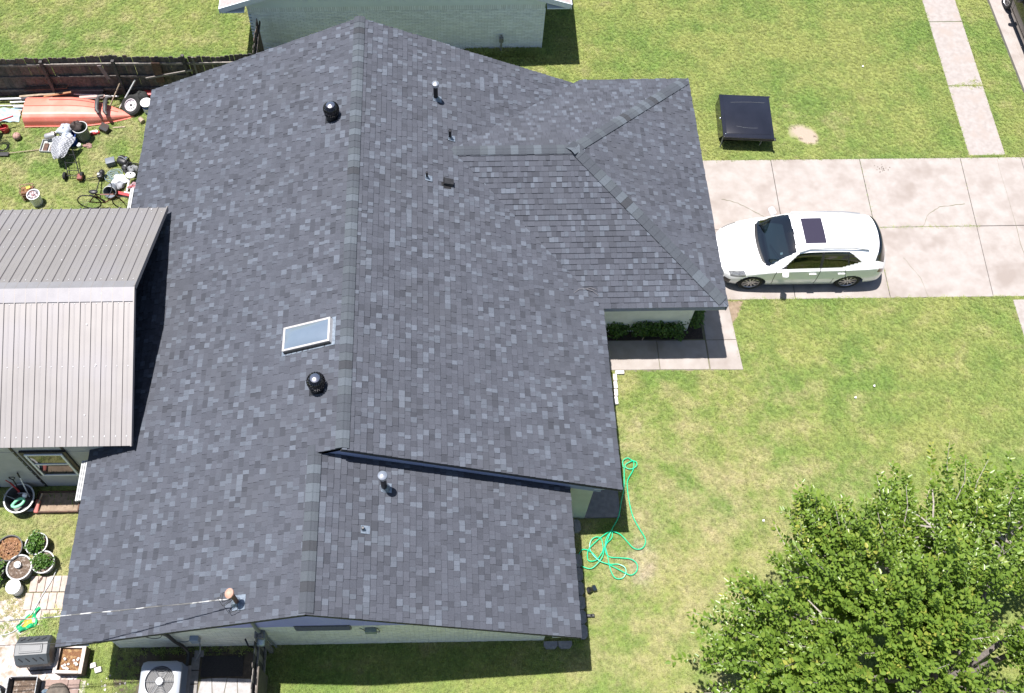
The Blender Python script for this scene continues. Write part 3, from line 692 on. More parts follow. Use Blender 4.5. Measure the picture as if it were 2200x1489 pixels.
for sg in (-1, 1):
    xe, xr = .8+sg*5.42, .8; P = [(xe, 15.42, 2.50), (xe, 30, 2.50), (xr, 30, 4.45), (xr, 15.42, 4.45)]
    n = Vector((sg*.34, 0, .94)); P = P if sg > 0 else P[::-1]; b.slab(P, .1, n)
b.build('roof', mat('tan_shingle', (.42, .36, .35), (.33, .28, .27), scale=16, rough=.95), nb)
b = MB()
for sg in (-1, 1):
    xe = .8+sg*5.42; b.bar((xe, 15.41, 2.40), (.8, 15.41, 4.35), .03, .2)
    b.bar((xe+sg*.015, 15.4, 2.38), (xe+sg*.015, 30, 2.38), .03, .2)
b.build('fascia', mat('pale_fascia', (.66, .70, .74), rough=.6), nb)
b = MB(); b.b2(-4.6, -3.9, 15.45, 30, 2.25, 2.28); b.b2(5.5, 6.2, 15.45, 30, 2.25, 2.28); b.build('soffit', M_BLUEP, nb)
b = MB(); b.tube([(4.15, 15.86, .7), (4.15, 15.8, .66), (4.15, 15.74, .5), (4.15, 15.74, .1)], .03, 8); b.rbox((4.15, 15.78, .55), (.14, .1, .2), .02); b.build('gas_meter', M_MGREY, nb)

# ---------------------------------------------------------------- fences
FW = [mat('fence_%d' % i, c, tuple(q*.5 for q in c), scale=12, rough=.92, bump=.4, bscale=40) for i, c in enumerate(((.165, .145, .135), (.18, .15, .138), (.20, .15, .13), (.12, .11, .107), (.34, .31, .285)))]
def picket(h, w=.138):
    s = MB(); c = .03; s.add([(-w/2, -.009, 0), (w/2, -.009, 0), (w/2, -.009, h-c), (w/2-c, -.009, h), (-w/2+c, -.009, h), (-w/2, -.009, h-c)]+[(-w/2, .009, 0), (w/2, .009, 0), (w/2, .009, h-c), (w/2-c, .009, h), (-w/2+c, .009, h), (-w/2, .009, h-c)],
              [(0, 1, 2, 3, 4, 5), (11, 10, 9, 8, 7, 6)]+[(i, 6+i, 6+(i+1) % 6, (i+1) % 6) for i in range(6)]); return s.mesh('picket', FW[0])
PK = [picket(h) for h in (1.76, 1.80, 1.83)]
def fence(name, label, p, q, sag=0, rails=True, hk=1., grp=None, tint=(3, 2, 2, 3, .0)):
    p = Vector(p); q = Vector(q); L = (q-p).length; d = (q-p).normalized(); ang = math.atan2(d.y, d.x); t = thing(name, label, 'fence', (p.x, p.y, 0), 0, grp)
    n = int(L/.1425)
    for i in range(n):
        o = bpy.data.objects.new('picket', rnd.choice(PK)); COL.objects.link(o); o.parent = t; c = d*((i+.5)*.1425)
        o.location = (c.x-d.y*rnd.uniform(0, .006), c.y, rnd.uniform(-.008, .008)+.015*math.sin(i*.21)); o.rotation_euler = (rnd.uniform(-.008, .008)+sag*.025*math.sin(i*.17), rnd.uniform(-.004, .004), ang); o.scale = (1, 1, hk)
        o.material_slots[0].link = 'OBJECT'; o.material_slots[0].material = FW[rnd.choices(range(5), tint)[0]]
    return t, d
t, d = fence('wooden_fence', 'dark weathered picket fence behind the overturned orange boat', (-12.6, 14.13, 0), (-3.55, 14.13, 0), 1)
for z, hh in ((1.52, .09), (.95, .09), (.35, .09)):
    x = -12.6
    while x < -3.7:
        x1 = min(x+2.35, -3.6); b = MB(); b.bar((x, 14.085-rnd.uniform(0, .01), z+rnd.uniform(-.02, .02)), (x1-.01, 14.085-rnd.uniform(0, .01), z+rnd.uniform(-.02, .02)), .04, hh); b.build('rail', FW[4] if z > 1 else FW[0], t); x = x1  # top rail takes a paler wood: its sunlit upper edge is painted in
for x, h in ((-12.3, 1.7), (-10.1, 1.75), (-7.9, 1.75), (-5.72, 1.95), (-3.8, 1.8)):
    b = MB(); b.b2(x-.045, x+.045, 13.97, 14.06, -.1, h); b.build('post', FW[3], t)
b = MB(); b.box((-5.45, 14.07, 1.0), (.06, .03, 1.6), (0, 0, 0)); b.build('brace', mat('grey_timber', (.30, .27, .25), (.22, .20, .19), scale=9, rough=.9), t)
b = MB(); b.bar((-7.05, 13.98, .95), (-5.55, 13.98, 1.3), .03, .07); b.build('brace', MATS['grey_timber'], t)
b = MB(); b.box((-8.28, 13.99, 1.25), (.13, .02, .72), (R(5), R(-8), 0)); b.build('patch_board', mat('pinkish_grey_board', (.30, .25, .26), (.24, .20, .20), scale=9, rough=.9), t)
b = MB(); b.box((-6.62, 13.99, 1.2), (.26, .02, .9), (0, R(2), 0)); b.build('patch_board', M_WOOD2, t)
# return fence to the neighbour's wall, and side gate fence by the condenser
t2, d2 = fence('wooden_fence', 'dark fence seen edge-on against the pale blue house wall', (-3.6, 14.25, 0), (-3.6, 15.8, 0)); b = MB(); b.bar((-3.56, 14.25, 1.5), (-3.56, 15.8, 1.5), .04, .09); b.build('rail', FW[3], t2)
t3, d3 = fence('wooden_fence', 'short weathered wooden fence beside the air conditioner at the bottom edge', (-2.15, -2.90, 0), (-2.15, -5.2, 0), hk=.93, tint=(1, 0, 0, 1, 3))
for z in (.4, 1.35):
    b = MB(); b.bar((-2.10, -2.9, z), (-2.10, -5.2, z), .04, .09); b.build('rail', FW[4], t3)
for y in (-2.95, -4.9):
    b = MB(); b.b2(-2.07, -1.98, y-.045, y+.045, -.1, 1.7); b.build('post', FW[4], t3)
b = MB(); b.b2(-2.06, -2.035, -5.2, -3.55, .2, 1.5); b.build('backing_board', mat('old_ply', (.14, .12, .10), (.09, .08, .07), scale=7, rough=.9), t3)

# ---------------------------------------------------------------- cars
def pchip(xs, ys, x):
    xs = np.array(xs, float); ys = np.array(ys, float); h = np.diff(xs); dl = np.diff(ys)/h; m = np.zeros_like(ys)
    m[0], m[-1] = dl[0], dl[-1]
    for i in range(1, len(xs)-1):
        if dl[i-1]*dl[i] > 0: w1, w2 = 2*h[i]+h[i-1], h[i]+2*h[i-1]; m[i] = (w1+w2)/(w1/dl[i-1]+w2/dl[i])
    i = np.clip(np.searchsorted(xs, x)-1, 0, len(xs)-2); t = (x-xs[i])/h[i]
    return (1+2*t)*(1-t)**2*ys[i]+t*(1-t)**2*h[i]*m[i]+t*t*(3-2*t)*ys[i+1]+t*t*(t-1)*h[i]*m[i+1]
ST = [  # station: nine half-section points (half width, height), sill to centre line
 (0.00, [(.62, .24), (.70, .34), (.72, .48), (.68, .60), (.60, .66), (.45, .69), (.30, .70), (.15, .705), (0, .71)]),
 (0.10, [(.74, .20), (.82, .34), (.84, .50), (.80, .66), (.70, .73), (.50, .78), (.33, .79), (.16, .80), (0, .805)]),
 (0.40, [(.82, .19), (.89, .36), (.915, .56), (.89, .76), (.79, .85), (.56, .905), (.37, .925), (.18, .935), (0, .94)]),
 (0.80, [(.84, .20), (.91, .38), (.93, .62), (.915, .86), (.82, .945), (.58, 1.0), (.38, 1.02), (.19, 1.03), (0, 1.035)]),
 (1.05, [(.85, .20), (.915, .38), (.935, .64), (.925, .91), (.84, .99), (.62, 1.05), (.42, 1.075), (.21, 1.085), (0, 1.09)]),
 (1.12, [(.85, .20), (.915, .38), (.935, .64), (.925, .92), (.85, .995), (.66, 1.065), (.50, 1.10), (.25, 1.115), (0, 1.12)]),
 (1.55, [(.86, .20), (.915, .38), (.94, .65), (.93, .97), (.885, 1.03), (.80, 1.19), (.68, 1.345), (.36, 1.40), (0, 1.415)]),
 (1.98, [(.86, .20), (.915, .38), (.94, .66), (.93, .99), (.89, 1.05), (.775, 1.33), (.64, 1.545), (.36, 1.62), (0, 1.64)]),
 (2.35, [(.86, .20), (.915, .38), (.94, .66), (.93, 1.0), (.89, 1.06), (.765, 1.38), (.62, 1.60), (.36, 1.665), (0, 1.683)]),
 (2.90, [(.86, .20), (.915, .38), (.94, .67), (.93, 1.01), (.89, 1.07), (.76, 1.385), (.615, 1.605), (.36, 1.672), (0, 1.69)]),
 (3.50, [(.86, .20), (.92, .38), (.945, .68), (.935, 1.03), (.89, 1.09), (.755, 1.375), (.61, 1.58), (.355, 1.648), (0, 1.665)]),
 (4.00, [(.86, .22), (.92, .40), (.945, .70), (.93, 1.05), (.875, 1.11), (.74, 1.34), (.59, 1.535), (.35, 1.60), (0, 1.615)]),
 (4.40, [(.85, .26), (.91, .42), (.93, .70), (.91, 1.05), (.85, 1.12), (.72, 1.29), (.565, 1.45), (.33, 1.51), (0, 1.525)]),
 (4.61, [(.83, .28), (.89, .44), (.905, .70), (.87, .96), (.80, 1.03), (.66, 1.08), (.52, 1.11), (.30, 1.13), (0, 1.135)]),
 (4.70, [(.78, .30), (.84, .44), (.85, .66), (.80, .84), (.72, .90), (.55, .93), (.38, .94), (.20, .945), (0, .95)]),
 (4.76, [(.66, .34), (.74, .46), (.75, .62), (.70, .72), (.60, .77), (.45, .79), (.30, .80), (.15, .80), (0, .80)])]
def car_surface(ns=250, ntk=11):
    S = np.unique(np.concatenate([np.linspace(0, 4.76, ns), [1.05, 1.12]])); xs = [a for a, _ in ST]
    Tt = np.linspace(0, 8, 8*ntk+1); out = np.zeros((len(S), len(Tt), 3)); ti = np.arange(9.)
    for i, s in enumerate(S):
        yy = np.array([pchip(xs, [st[1][k][0] for st in ST], s) for k in range(9)]); zz = np.array([pchip(xs, [st[1][k][1] for st in ST], s) for k in range(9)])
        y = np.array([pchip(ti, yy, t) for t in Tt]); z = np.array([pchip(ti, zz, t) for t in Tt])
        wf = max(0, 1-s/2.5)**1.0; wr = min(1, max(0, (s-2.9)/1.6)); q = (y/.94)**2
        out[i, :, 0] = s+.30*wf*q-.23*wr*q; out[i, :, 1] = y; out[i, :, 2] = z
    return S, Tt, out
CAR = car_surface()
WX = (.93, 3.67)
def classify(s, t, P):
    x, y, z = P
    for wx in WX:
        if (x-wx)**2+(z-.355)**2 < .405**2 and t < 3.2: return None
    # glass
    if 1.05 < s <= 1.12 and t > 4.9: return 'cowl'
    if t > 4.6 and 1.12 < s < 1.965-.02*(8-t) and y < .775-.155*(s-1.12)/.85: return 'windshield'
    if 2.22 < s < 2.80 and t > 6.85: return 'sunroof'
    if 4.32 < s < 4.635 and t > 4.75: return 'rear_window'
    if 4.22+.62*max(0, (s-3.35)/.75) < t < 5.82:
        lo = 1.50+(t-4.22)*.30
        if 2.66 <= s <= 2.74 or 3.52-.10*(t-4.2) <= s <= 3.57-.10*(t-4.2): return 'pillar'
        if lo < s < 2.66: return 'front_side_window'
        if 2.74 < s < 3.52-.10*(t-4.2): return 'rear_side_window'
        if 3.57-.10*(t-4.2) < s < 4.08-(t-4.22)*.40: return 'quarter_window'
    if .10 < s < .47 and 2.75 < t < 4.1 and s > .10+.0: return 'headlight'
    if 4.54 < s < 4.70 and 2.5 < t < 3.4: return 'tail_light'
    if t < 2 and s < .12 : return 'grille'
    # door shut lines
    if .45 < t < 4.2:
        for a in (1.34+.03*abs(t-2.2), 2.70):
            if abs(s-a) < .010: return 'gap'
        if abs(s-(3.64-.12*max(0, 1.6-abs(t-3.2)) if t > 1.9 else 3.22)) < .010: return 'gap'
        if t < 4.2 and 1.34 < s < 2.70 and t > .5: return 'front_door'
        if 2.70 < s < (3.50 if t > 1.9 else 3.22) and t > .5: return 'rear_door'
    if abs(t-3.95) < .06 and .55 < s < 1.3: return 'gap'
    return 'body'
def clear_glass(name, tint, gl):
    if name in MATS: return MATS[name]
    m = bpy.data.materials.new(name); m.use_nodes = True; MATS[name] = m; nt = m.node_tree; N = nt.nodes; L = nt.links; out = N['Material Output']
    t = N.new('ShaderNodeBsdfTransparent'); t.inputs[0].default_value = (*tint, 1); g_ = N.new('ShaderNodeBsdfGlossy'); g_.inputs['Roughness'].default_value = .03
    f_ = N.new('ShaderNodeFresnel'); f_.inputs[0].default_value = 1.52; a = N.new('ShaderNodeMath'); a.operation = 'ADD'; a.inputs[1].default_value = gl; L.new(f_.outputs[0], a.inputs[0])
    x = N.new('ShaderNodeMixShader'); L.new(a.outputs[0], x.inputs[0]); L.new(t.outputs[0], x.inputs[1]); L.new(g_.outputs[0], x.inputs[2]); L.new(x.outputs[0], out.inputs['Surface']); return m
def make_car(name, label, paint, loc, rz):
    S, Tt, P = CAR; root = thing(name, label, 'car', loc, rz); cells = {}
    for i in range(len(S)-1):
        for j in range(len(Tt)-1):
            c = P[i:i+2, j:j+2].reshape(4, 3).mean(0); k = classify((S[i]+S[i+1])/2, (Tt[j]+Tt[j+1])/2, c)
            if k is None or k == 'gap': continue
            for sd in ((1, -1)):
                if k in ('windshield', 'sunroof', 'rear_window', 'body', 'grille', 'cowl'): key = (k, 0)
                else: key = (k, sd)
                cells.setdefault(key, []).append((i, j, sd))
    MG = clear_glass('car_glass', (.30, .40, .43), .10); MSG = clear_glass('car_side_glass', (.12, .135, .115), .08)
    MH = mat('headlamp', (.30, .31, .33), (.12, .12, .13), scale=18, rough=.08, spec=.8, coat=.6); MT = mat('tail_lamp', (.35, .10, .11), (.42, .38, .40), scale=14, rough=.1, coat=.5)
    mm = {'windshield': MG, 'sunroof': mat('sunroof_glass', (.030, .026, .042), rough=.12, spec=.5), 'rear_window': MSG, 'headlight': MH, 'tail_light': MT, 'grille': M_BLACK, 'cowl': M_BLACK, 'pillar': M_BLACK}
    body = None; made = {}
    for key in sorted(cells, key=lambda k: k[0] != 'body'):
        idx = {}; vs_ = []; fs_ = []
        for i, j, sd in cells[key]:
            f_ = []
            for a, c in ((i, j), (i+1, j), (i+1, j+1), (i, j+1)):
                kk = (a, c, sd if c < len(Tt)-1 else 0)
                if kk not in idx: idx[kk] = len(vs_); vs_.append((P[a, c, 0], P[a, c, 1]*sd, P[a, c, 2]))
                f_.append(idx[kk])
            fs_.append(tuple(f_) if sd < 0 else tuple(f_[::-1]))
        s = MB(); s.add(vs_, fs_); k = key[0]
        m = mm.get(k) or (MSG if 'window' in k else paint)
        nm = {'front_door': 'door', 'rear_door': 'door', 'front_side_window': 'side_window', 'rear_side_window': 'side_window', 'quarter_window': 'side_window'}.get(k, k)
        o = s.build(nm, m, root, smooth=50, local=True); made[key] = o
    # dark inner shell, end caps, floor
    s = MB(); w = len(Tt)
    for sd in (1, -1):
        vs_ = []; fs_ = []
        for i in range(0, len(S), 3):
            for j in range(0, w, 3): vs_.append((2.38+(P[i, j, 0]-2.38)*.985, P[i, j, 1]*.965*sd, .9+(P[i, j, 2]-.9)*.97))
        wj = len(range(0, w, 3)); wi_ = len(range(0, len(S), 3))
        for i in range(wi_-1):
            for j in range(wj-1):
                c = np.mean([vs_[i*wj+j], vs_[(i+1)*wj+j+1]], axis=0)
                if any((c[0]-x)**2+(c[2]-.355)**2 < .46**2 for x in WX) or (c[2] > 1.0 and c[0] > 1.0): continue
                fs_.append((i*wj+j, (i+1)*wj+j, (i+1)*wj+j+1, i*wj+j+1))
        s.add(vs_, fs_)
    s.b2(.3, 4.45, -.62, .62, .22, .30)
    for x in WX: s.lathe([(.42, -.80), (.42, .80)], 20, (x, 0, .355), (R(90), 0, 0), a0=R(-10), a1=R(190)); s.b2(x-.4, x+.4, -.58, -.56, .25, .75); s.b2(x-.4, x+.4, .56, .58, .25, .75)
    s.build('underbody', M_BLACK, root, local=True)
    s = MB()
    for i in (0, len(S)-1):
        pts = [tuple(p) for p in P[i]]+[(p[0], -p[1], p[2]) for p in P[i][-2::-1]]; s.add(pts, [tuple(range(len(pts)))])
    s.build('bumper', paint, root, local=True)
    MI = mat('beige_trim', (.42, .38, .28), (.36, .32, .24), scale=5, rough=.8); s = MB()
    s.b2(1.3, 4.4, -.80, .80, .42, .46); s.build('cabin_floor', M_BLACK, root, local=True)
    for sd in (1, -1):
        s = MB(); s.rbox((2.42, sd*.37, .66), (.52, .50, .20), .06); s.rbox((2.76, sd*.37, .98), (.16, .48, .62), .06, (0, R(14), 0)); s.rbox((2.86, sd*.37, 1.32), (.10, .26, .16), .04); s.build('seat', MI, root, smooth=True, local=True)
    s = MB(); s.rbox((3.36, 0, .66), (.50, 1.30, .20), .06); s.rbox((3.66, 0, .98), (.16, 1.30, .60), .06, (0, R(14), 0)); s.build('rear_seat', MI, root, smooth=True, local=True)
    s = MB(); s.rbox((1.66, 0, .93), (.60, 1.46, .22), .08); s.b2(3.85, 4.5, -.72, .72, .86, .90); s.build('dashboard', mat('dash_grey', (.06, .075, .08), rough=.8), root, smooth=True, local=True)
    s = MB(); s.tube([(2.02+.06*math.cos(t), -.37+.18*math.sin(t), 1.02+.17*math.cos(t)) for t in [6.2832*i/20 for i in range(20)]], .018, 6, closed=True); s.bar((1.8, -.37, .96), (2.02, -.37, 1.02), .04); s.build('steering_wheel', M_BLACK, root, smooth=True, local=True)
    s = MB(); s.rbox((1.93, 0, 1.50), (.04, .24, .07), .015); s.build('rear_view_mirror', M_BLACK, root, local=True)
    # wheels
    for x in WX:
        for sd in (1, -1):
            y = .80*sd; rt = Matrix.Rotation(R(-90*sd), 3, 'X'); s = MB()
            s.lathe([(.245, -.10), (.30, -.115), (.345, -.09), (.358, -.04), (.358, .04), (.345, .09), (.30, .115), (.245, .10)], 32, (x, y, .358), rt); wh = s.build('wheel', M_RUBBER, root, smooth=True, local=True)
            s = MB(); s.lathe([(.248, -.08), (.248, .095), (.235, .10), (.225, .075)], 32, (x, y, .358), rt); s.lathe([(0, .075), (.05, .075), (.055, .06), (.06, -.05)], 16, (x, y, .358), rt)
            for k in range(10):
                a = 2*math.pi*k/10; c = Vector((math.cos(a), math.sin(a), 0)); e = rt @ c; n = rt @ Vector((0, 0, 1)); o_ = Vector((x, y, .358))+n*.07
                s.bar(o_+e*.04, o_+e*.235, .036, .03, up=n)
            s.build('rim', mat('alloy', (.58, .57, .58), rough=.3, metal=.8), wh, smooth=True, local=True)
            s = MB(); s.lathe([(.0, .0), (.24, .0)], 24, (x, y-.02*sd, .358), rt); s.build('brake_disc', M_DKMETAL, wh, local=True)
    for sd in (1, -1):
        s = MB(); s.rbox((1.70, sd*1.04, 1.08), (.17, .26, .17), .06, (0, 0, sd*.25), 3); s.bar((1.72, sd*.88, 1.02), (1.72, sd*.97, 1.05), .05, .04); s.build('wing_mirror', paint, root, smooth=True, local=True)
        s = MB(); P_ = [(1.98+.35*.3*.4, .655, 1.60), (2.3, .605, 1.665), (2.9, .60, 1.695), (3.5, .595, 1.672), (3.95, .60, 1.575)]; s.tube([(x, sd*y, z) for x, y, z in P_], .018, 8); s.build('roof_rail', mat('silver_rail', (.55, .56, .58), rough=.35, metal=.7), root, smooth=True, local=True)
        for k, x in (('front_door', 2.52), ('rear_door', 3.32)):
            s = MB(); s.rbox((x, sd*.955, .90), (.2, .03, .035), .012); s.build('handle', paint, made[(k, sd)], smooth=True, local=True)
    s = MB()
    s.bar((1.42, -.1, 1.13), (1.60, -.62, 1.22), .014); s.bar((1.36, .55, 1.16), (1.28, -.02, 1.15), .014); s.build('wiper', M_BLACK, root, local=True)
    s = MB(); s.rbox((1.62, -.52, 1.317), (.07, .07, .004), .001, (0, R(-35), 0)); s.build('sticker', M_WPLAS, root, local=True)
    return root
PAINTW = mat('white_car_paint', (.80, .80, .81), rough=.25, spec=.5, coat=.8); PAINTK = mat('black_car_paint', (.014, .014, .015), rough=.2, spec=.5, coat=.8)
make_car('parked_car', 'white station wagon with dark sunroof parked on the concrete driveway', PAINTW, (9.88, 7.52, .024), 0)
make_car('parked_car', 'black car at the kerb, cut off by the top right corner', PAINTK, (22.22, 18.45, .01), R(-90))
# ---------------------------------------------------------------- front garden things
def catmull(pts, k=5):
    P = [Vector(p) for p in pts]; out = []
    for i in range(len(P)-1):
        a, b_, c, d = P[max(i-1, 0)], P[i], P[i+1], P[min(i+2, len(P)-1)]
        for j in range(k):
            t = j/k; out.append(.5*((2*b_)+(c-a)*t+(2*a-5*b_+4*c-d)*t*t+(3*b_-a-3*c+d)*t**3))
    out.append(P[-1]); return out
HA = [(6.72, 1.4), (6.73, 1.57), (6.86, 1.65), (6.96, 1.59), (7.07, 1.53), (7.06, 1.42), (6.91, 1.35), (6.78, 1.4), (6.8, 1.48), (6.96, 1.56), (7.01, 1.53), (6.96, 1.31), (6.81, 1.08), (6.77, 0.89), (6.78, 0.5), (6.83, 0.11), (6.96, -0.21), (7.08, -0.46), (7.03, -0.64), (6.9, -0.72), (6.75, -0.68), (6.61, -0.5), (6.47, -0.34), (6.31, -0.27), (6.24, -0.25), (6.04, -0.36), (5.81, -0.54), (5.65, -0.7), (5.6, -0.88), (5.64, -0.98), (5.8, -0.97), (5.94, -0.83), (6.01, -0.68), (5.98, -0.44), (5.85, -0.4), (5.72, -0.49), (5.68, -0.67), (5.76, -0.86), (5.93, -1.01), (6.16, -1.07), (6.34, -1.07), (6.49, -1.15), (6.51, -1.28), (6.41, -1.41), (6.25, -1.41), (6.16, -1.28), (6.12, -1.07), (6.1, -0.83), (6.07, -0.62), (6.11, -0.44), (6.26, -0.26), (6.25, -0.42), (6.1, -0.57), (6.06, -0.76), (6.15, -0.89), (6.43, -0.92), (6.67, -0.96), (6.8, -1.08), (6.78, -1.24), (6.65, -1.34), (6.52, -1.31), (6.3, -1.18), (6.1, -1.07), (5.9, -0.99), (5.74, -0.8), (5.61, -0.71), (5.48, -0.71), (5.35, -0.9)]
HB = [(6.74, 1.4), (6.68, 0.86), (6.58, 0.5), (6.46, 0.09), (6.26, -0.23), (6.05, -0.65), (5.96, -0.91), (5.73, -1.14), (5.57, -1.16), (5.35, -1.06)]
b = MB(); b.tube(catmull([(x, y, .075+.012*math.sin(i*1.7)) for i, (x, y) in enumerate(HA)]), .0125, 6); b.tube(catmull([(x, y, .085+.012*math.sin(i*2.3)) for i, (x, y) in enumerate(HB)]), .0125, 6)
one(b, 'garden_hose', mat('green_hose', (.01, .52, .24), (.012, .44, .24), scale=5, rough=.35), 'bright green garden hose tangled on the lawn by the porch', 'hose', smooth=True)
def block(c, d, rz=0, r_=.02): s = MB(); s.rbox((0, 0, d[2]/2), d, r_, seg=1); return s, c, rz
M_STONE = mat('grey_edging', (.30, .29, .30), (.21, .20, .21), scale=14, rough=.95, bump=.3); M_STONEW = mat('white_edging', (.62, .58, .57), (.50, .46, .44), scale=12, rough=.95, bump=.3)
ed = MB(); ed.prism([(-.16, -.07), (.16, -.07), (.16, .03), (.10, .09), (-.10, .09), (-.16, .03)], 0, .13); edm = ed.mesh('edging_stone', M_STONE)
spots = [(5.40, -.12, -90, 'pale scalloped edging stone by the porch slab below the hose loop')]
for i in range(6): spots.append((5.36, -.98-.335*i, -90, None))
spots += [(4.56, -2.93, 180, 'scalloped edging stone at the house corner, left of the pair'), (4.90, -2.93, 180, 'scalloped edging stone at the house corner, right of the pair')]
ORD = ['first', 'second', 'third', 'fourth', 'fifth', 'sixth']
for ie, (x, y, rz, lb) in enumerate(spots):
    o = bpy.data.objects.new('edging_stone', edm); COL.objects.link(o); o.location = (x, y, 0); o.rotation_euler = (0, 0, R(rz)); tag(o, lb or 'shaded grey edging stone under the right eave, %s from the hose' % ORD[ie-1], 'edging stone', 'grey edging stones round the house')
for i, (x, y, l, rz) in enumerate(((6.90, 4.08, .24, 0), (6.76, 3.93, .2, 90), (6.75, 3.71, .2, 91), (6.74, 3.49, .2, 88), (6.72, 3.26, .22, 92))):
    s = MB(); s.rbox((0, 0, .05), (l, .1, .1), .012, seg=1); o = s.build('edging_brick', M_STONEW); o.location = (x, y, 0); o.rotation_euler = (0, 0, R(rz))
    tag(o, ['whitish edging brick lying against the front walk', 'whitish edging brick in the row by the eave, nearest the walk', 'whitish edging brick in the row by the eave, second from the walk', 'whitish edging brick in the row by the eave, third from the walk', 'whitish edging brick in the row by the eave, farthest from the walk'][i], 'brick', 'white edging bricks')
sp = thing('garden_spotlight', 'small black spotlight on the lawn right of the house wall', 'spotlight', (5.62, -1.68, 0), R(20))
b = MB(); b.tube([(0, 0, -.05), (0, 0, .1)], .012, 6); b.build('stake', M_BLACK, sp, local=True)
b = MB(); b.lathe([(.0, -.08), (.05, -.08), (.065, .05), (.07, .07), (.06, .065), (0, .05)], 14, (-.02, 0, .14), (0, R(-50), 0)); b.build('lamp_head', M_BLACK, sp, smooth=True, local=True)
b = MB(); b.rbox((.09, 0, .13), (.1, .14, .02), .01, (0, R(20), 0)); b.build('solar_panel', M_GLASS, sp, local=True)
b = MB(); b.rbox((0, 0, .05), (.2, .08, .08), .02); b.tube([(0, 0, .08), (.02, 0, .15)], .015, 6); o = b.build('sprinkler', M_BLACK); o.location = (5.56, -2.28, 0); tag(o, 'small black sprinkler near the bottom right house corner', 'sprinkler')

# truck bed lid propped on the lawn
tb = thing('truck_bed_lid', 'glossy black truck bed cap standing on the lawn above the driveway', 'truck cap', (11.60, 12.44, 0), R(-4))
WL, LL, HT = 1.56, 1.70, .60
M_LID = mat('black_gelcoat', (.012, .013, .02), (.016, .017, .026), scale=2, rough=.16, spec=.5, coat=.4)
b = MB(); b.rbox((0, 0, HT-.035), (WL, LL, .07), .033, seg=4); b.rbox((.01, .03, HT+.002), (WL-.2, LL-.24, .014), .006, seg=2); b.build('lid', M_LID, tb, smooth=True, local=True)
b = MB()
for sx in (-1, 1): b.add([(sx*(WL/2-.01), -LL/2+.10, HT-.06), (sx*(WL/2-.01), LL/2-.03, HT-.06), (sx*(WL/2+.01), LL/2-.03, .08), (sx*(WL/2+.01), -LL/2+.35, .08), (sx*(WL/2-.03), -LL/2+.10, HT-.06), (sx*(WL/2-.03), LL/2-.03, HT-.06), (sx*(WL/2-.01), LL/2-.03, .08), (sx*(WL/2-.01), -LL/2+.35, .08)], [(0, 1, 2, 3), (4, 7, 6, 5), (0, 3, 7, 4), (2, 1, 5, 6), (3, 2, 6, 7)])
b.rbox((0, LL/2-.03, HT*.5), (WL-.06, .02, HT-.1), .006); b.build('side_panel', M_LID, tb, local=True)
b = MB(); b.rbox((.02, -LL/2+.02, HT-.10), (WL-.04, .05, .06), .015); b.rbox((WL/2+.005, -LL/2+.0, HT-.03), (.06, .10, .05), .015); b.rbox((WL/2+.0, LL/2-.02, HT-.03), (.06, .05, .05), .015); b.build('rim', M_BLACK, tb, smooth=True, local=True)
b = MB(); b.bar((-.76, -.80, .02), (-.75, -.76, HT-.08), .028); b.bar((.44, -.74, .12), (.46, -.74, HT-.08), .02); b.build('prop', M_MGREY, tb, local=True)
b = MB(); b.bar((-.7, -.55, .04), (.45, -.72, .40), .022); b.build('strut', M_DKMETAL, tb, local=True)
b = MB(); b.ball((-.70, -.74, HT+.012), .022, 8, 6); b.ball((-.80, -.05, HT-.1), (.03, .06, .04), 8, 6); b.build('latch', M_CHROME, tb, smooth=True, local=True)
b = MB()
for y, x0, x1, k in ((.52, -.45, .62, .04), (-.42, -.35, .30, -.05)): b.tube([(x0+(x1-x0)*t, y+k*math.sin(2.2*t), HT+.012) for t in [i/10 for i in range(11)]], .003, 4)
b.build('scratch', M_MGREY, tb, local=True)

# ---------------------------------------------------------------- wall fittings on the near gable (parts of the house)
b = MB(); b.tube([(-2.07, -2.87, 4.3), (-2.07, -2.87, 2.0), (-2.06, -2.86, 1.62)], .04, 10); b.build('conduit', M_MGREY, house, smooth=True)
b = MB(); b.rbox((-2.06, -2.90, 1.42), (.24, .16, .42), .02); mt = b.build('electric_meter', M_MGREY, house, smooth=True)
b = MB(); b.lathe([(.1, 0), (.1, .1), (.085, .13), (0, .135)], 18, (-2.06, -2.98, 1.42), (R(90), 0, 0)); b.build('meter_dial', mat('meter_glass', (.55, .62, .62), (.4, .46, .47), scale=20, rough=.1, spec=.8), mt, smooth=True)
b = MB(); b.tube([(-2.0, -2.86, 1.2), (-1.9, -2.87, .1)], .022, 8); b.build('conduit', M_MGREY, house)
b = MB(); b.rbox((-3.62, -2.87, 1.05), (.2, .12, .3), .015); jb = b.build('junction_box', mat('grey_blue_box', (.30, .36, .44), (.26, .31, .39), scale=9, rough=.5), house)
b = MB(); b.tube(catmull([(-3.72, -2.87, 1.0), (-3.9, -2.9, .95), (-4.12, -2.88, 1.15)]), .014, 6); b.tube(catmull([(-3.55, -2.9, .9), (-3.6, -3.0, .5), (-3.78, -3.15, .1)]), .018, 6); b.build('flex_conduit', M_MGREY, house)
b = MB(); b.tube(catmull([(-4.45, -2.95, 2.05), (-4.3, -2.92, 2.0), (-4.12, -2.9, 1.8), (-4.08, -2.9, 1.1), (-3.98, -2.93, .6), (-3.9, -3.05, .35), (-3.92, -3.3, .3)]), .042, 8); b.build('refrigerant_line', M_BLACK, house, smooth=True)
b = MB(); b.tube(catmull([(-4.75, -2.9, 1.9), (-4.55, -2.9, 1.45), (-4.35, -2.88, 1.35), (-4.2, -2.88, 1.75)]), .009, 5); b.build('loose_wire', M_BLACK, house)
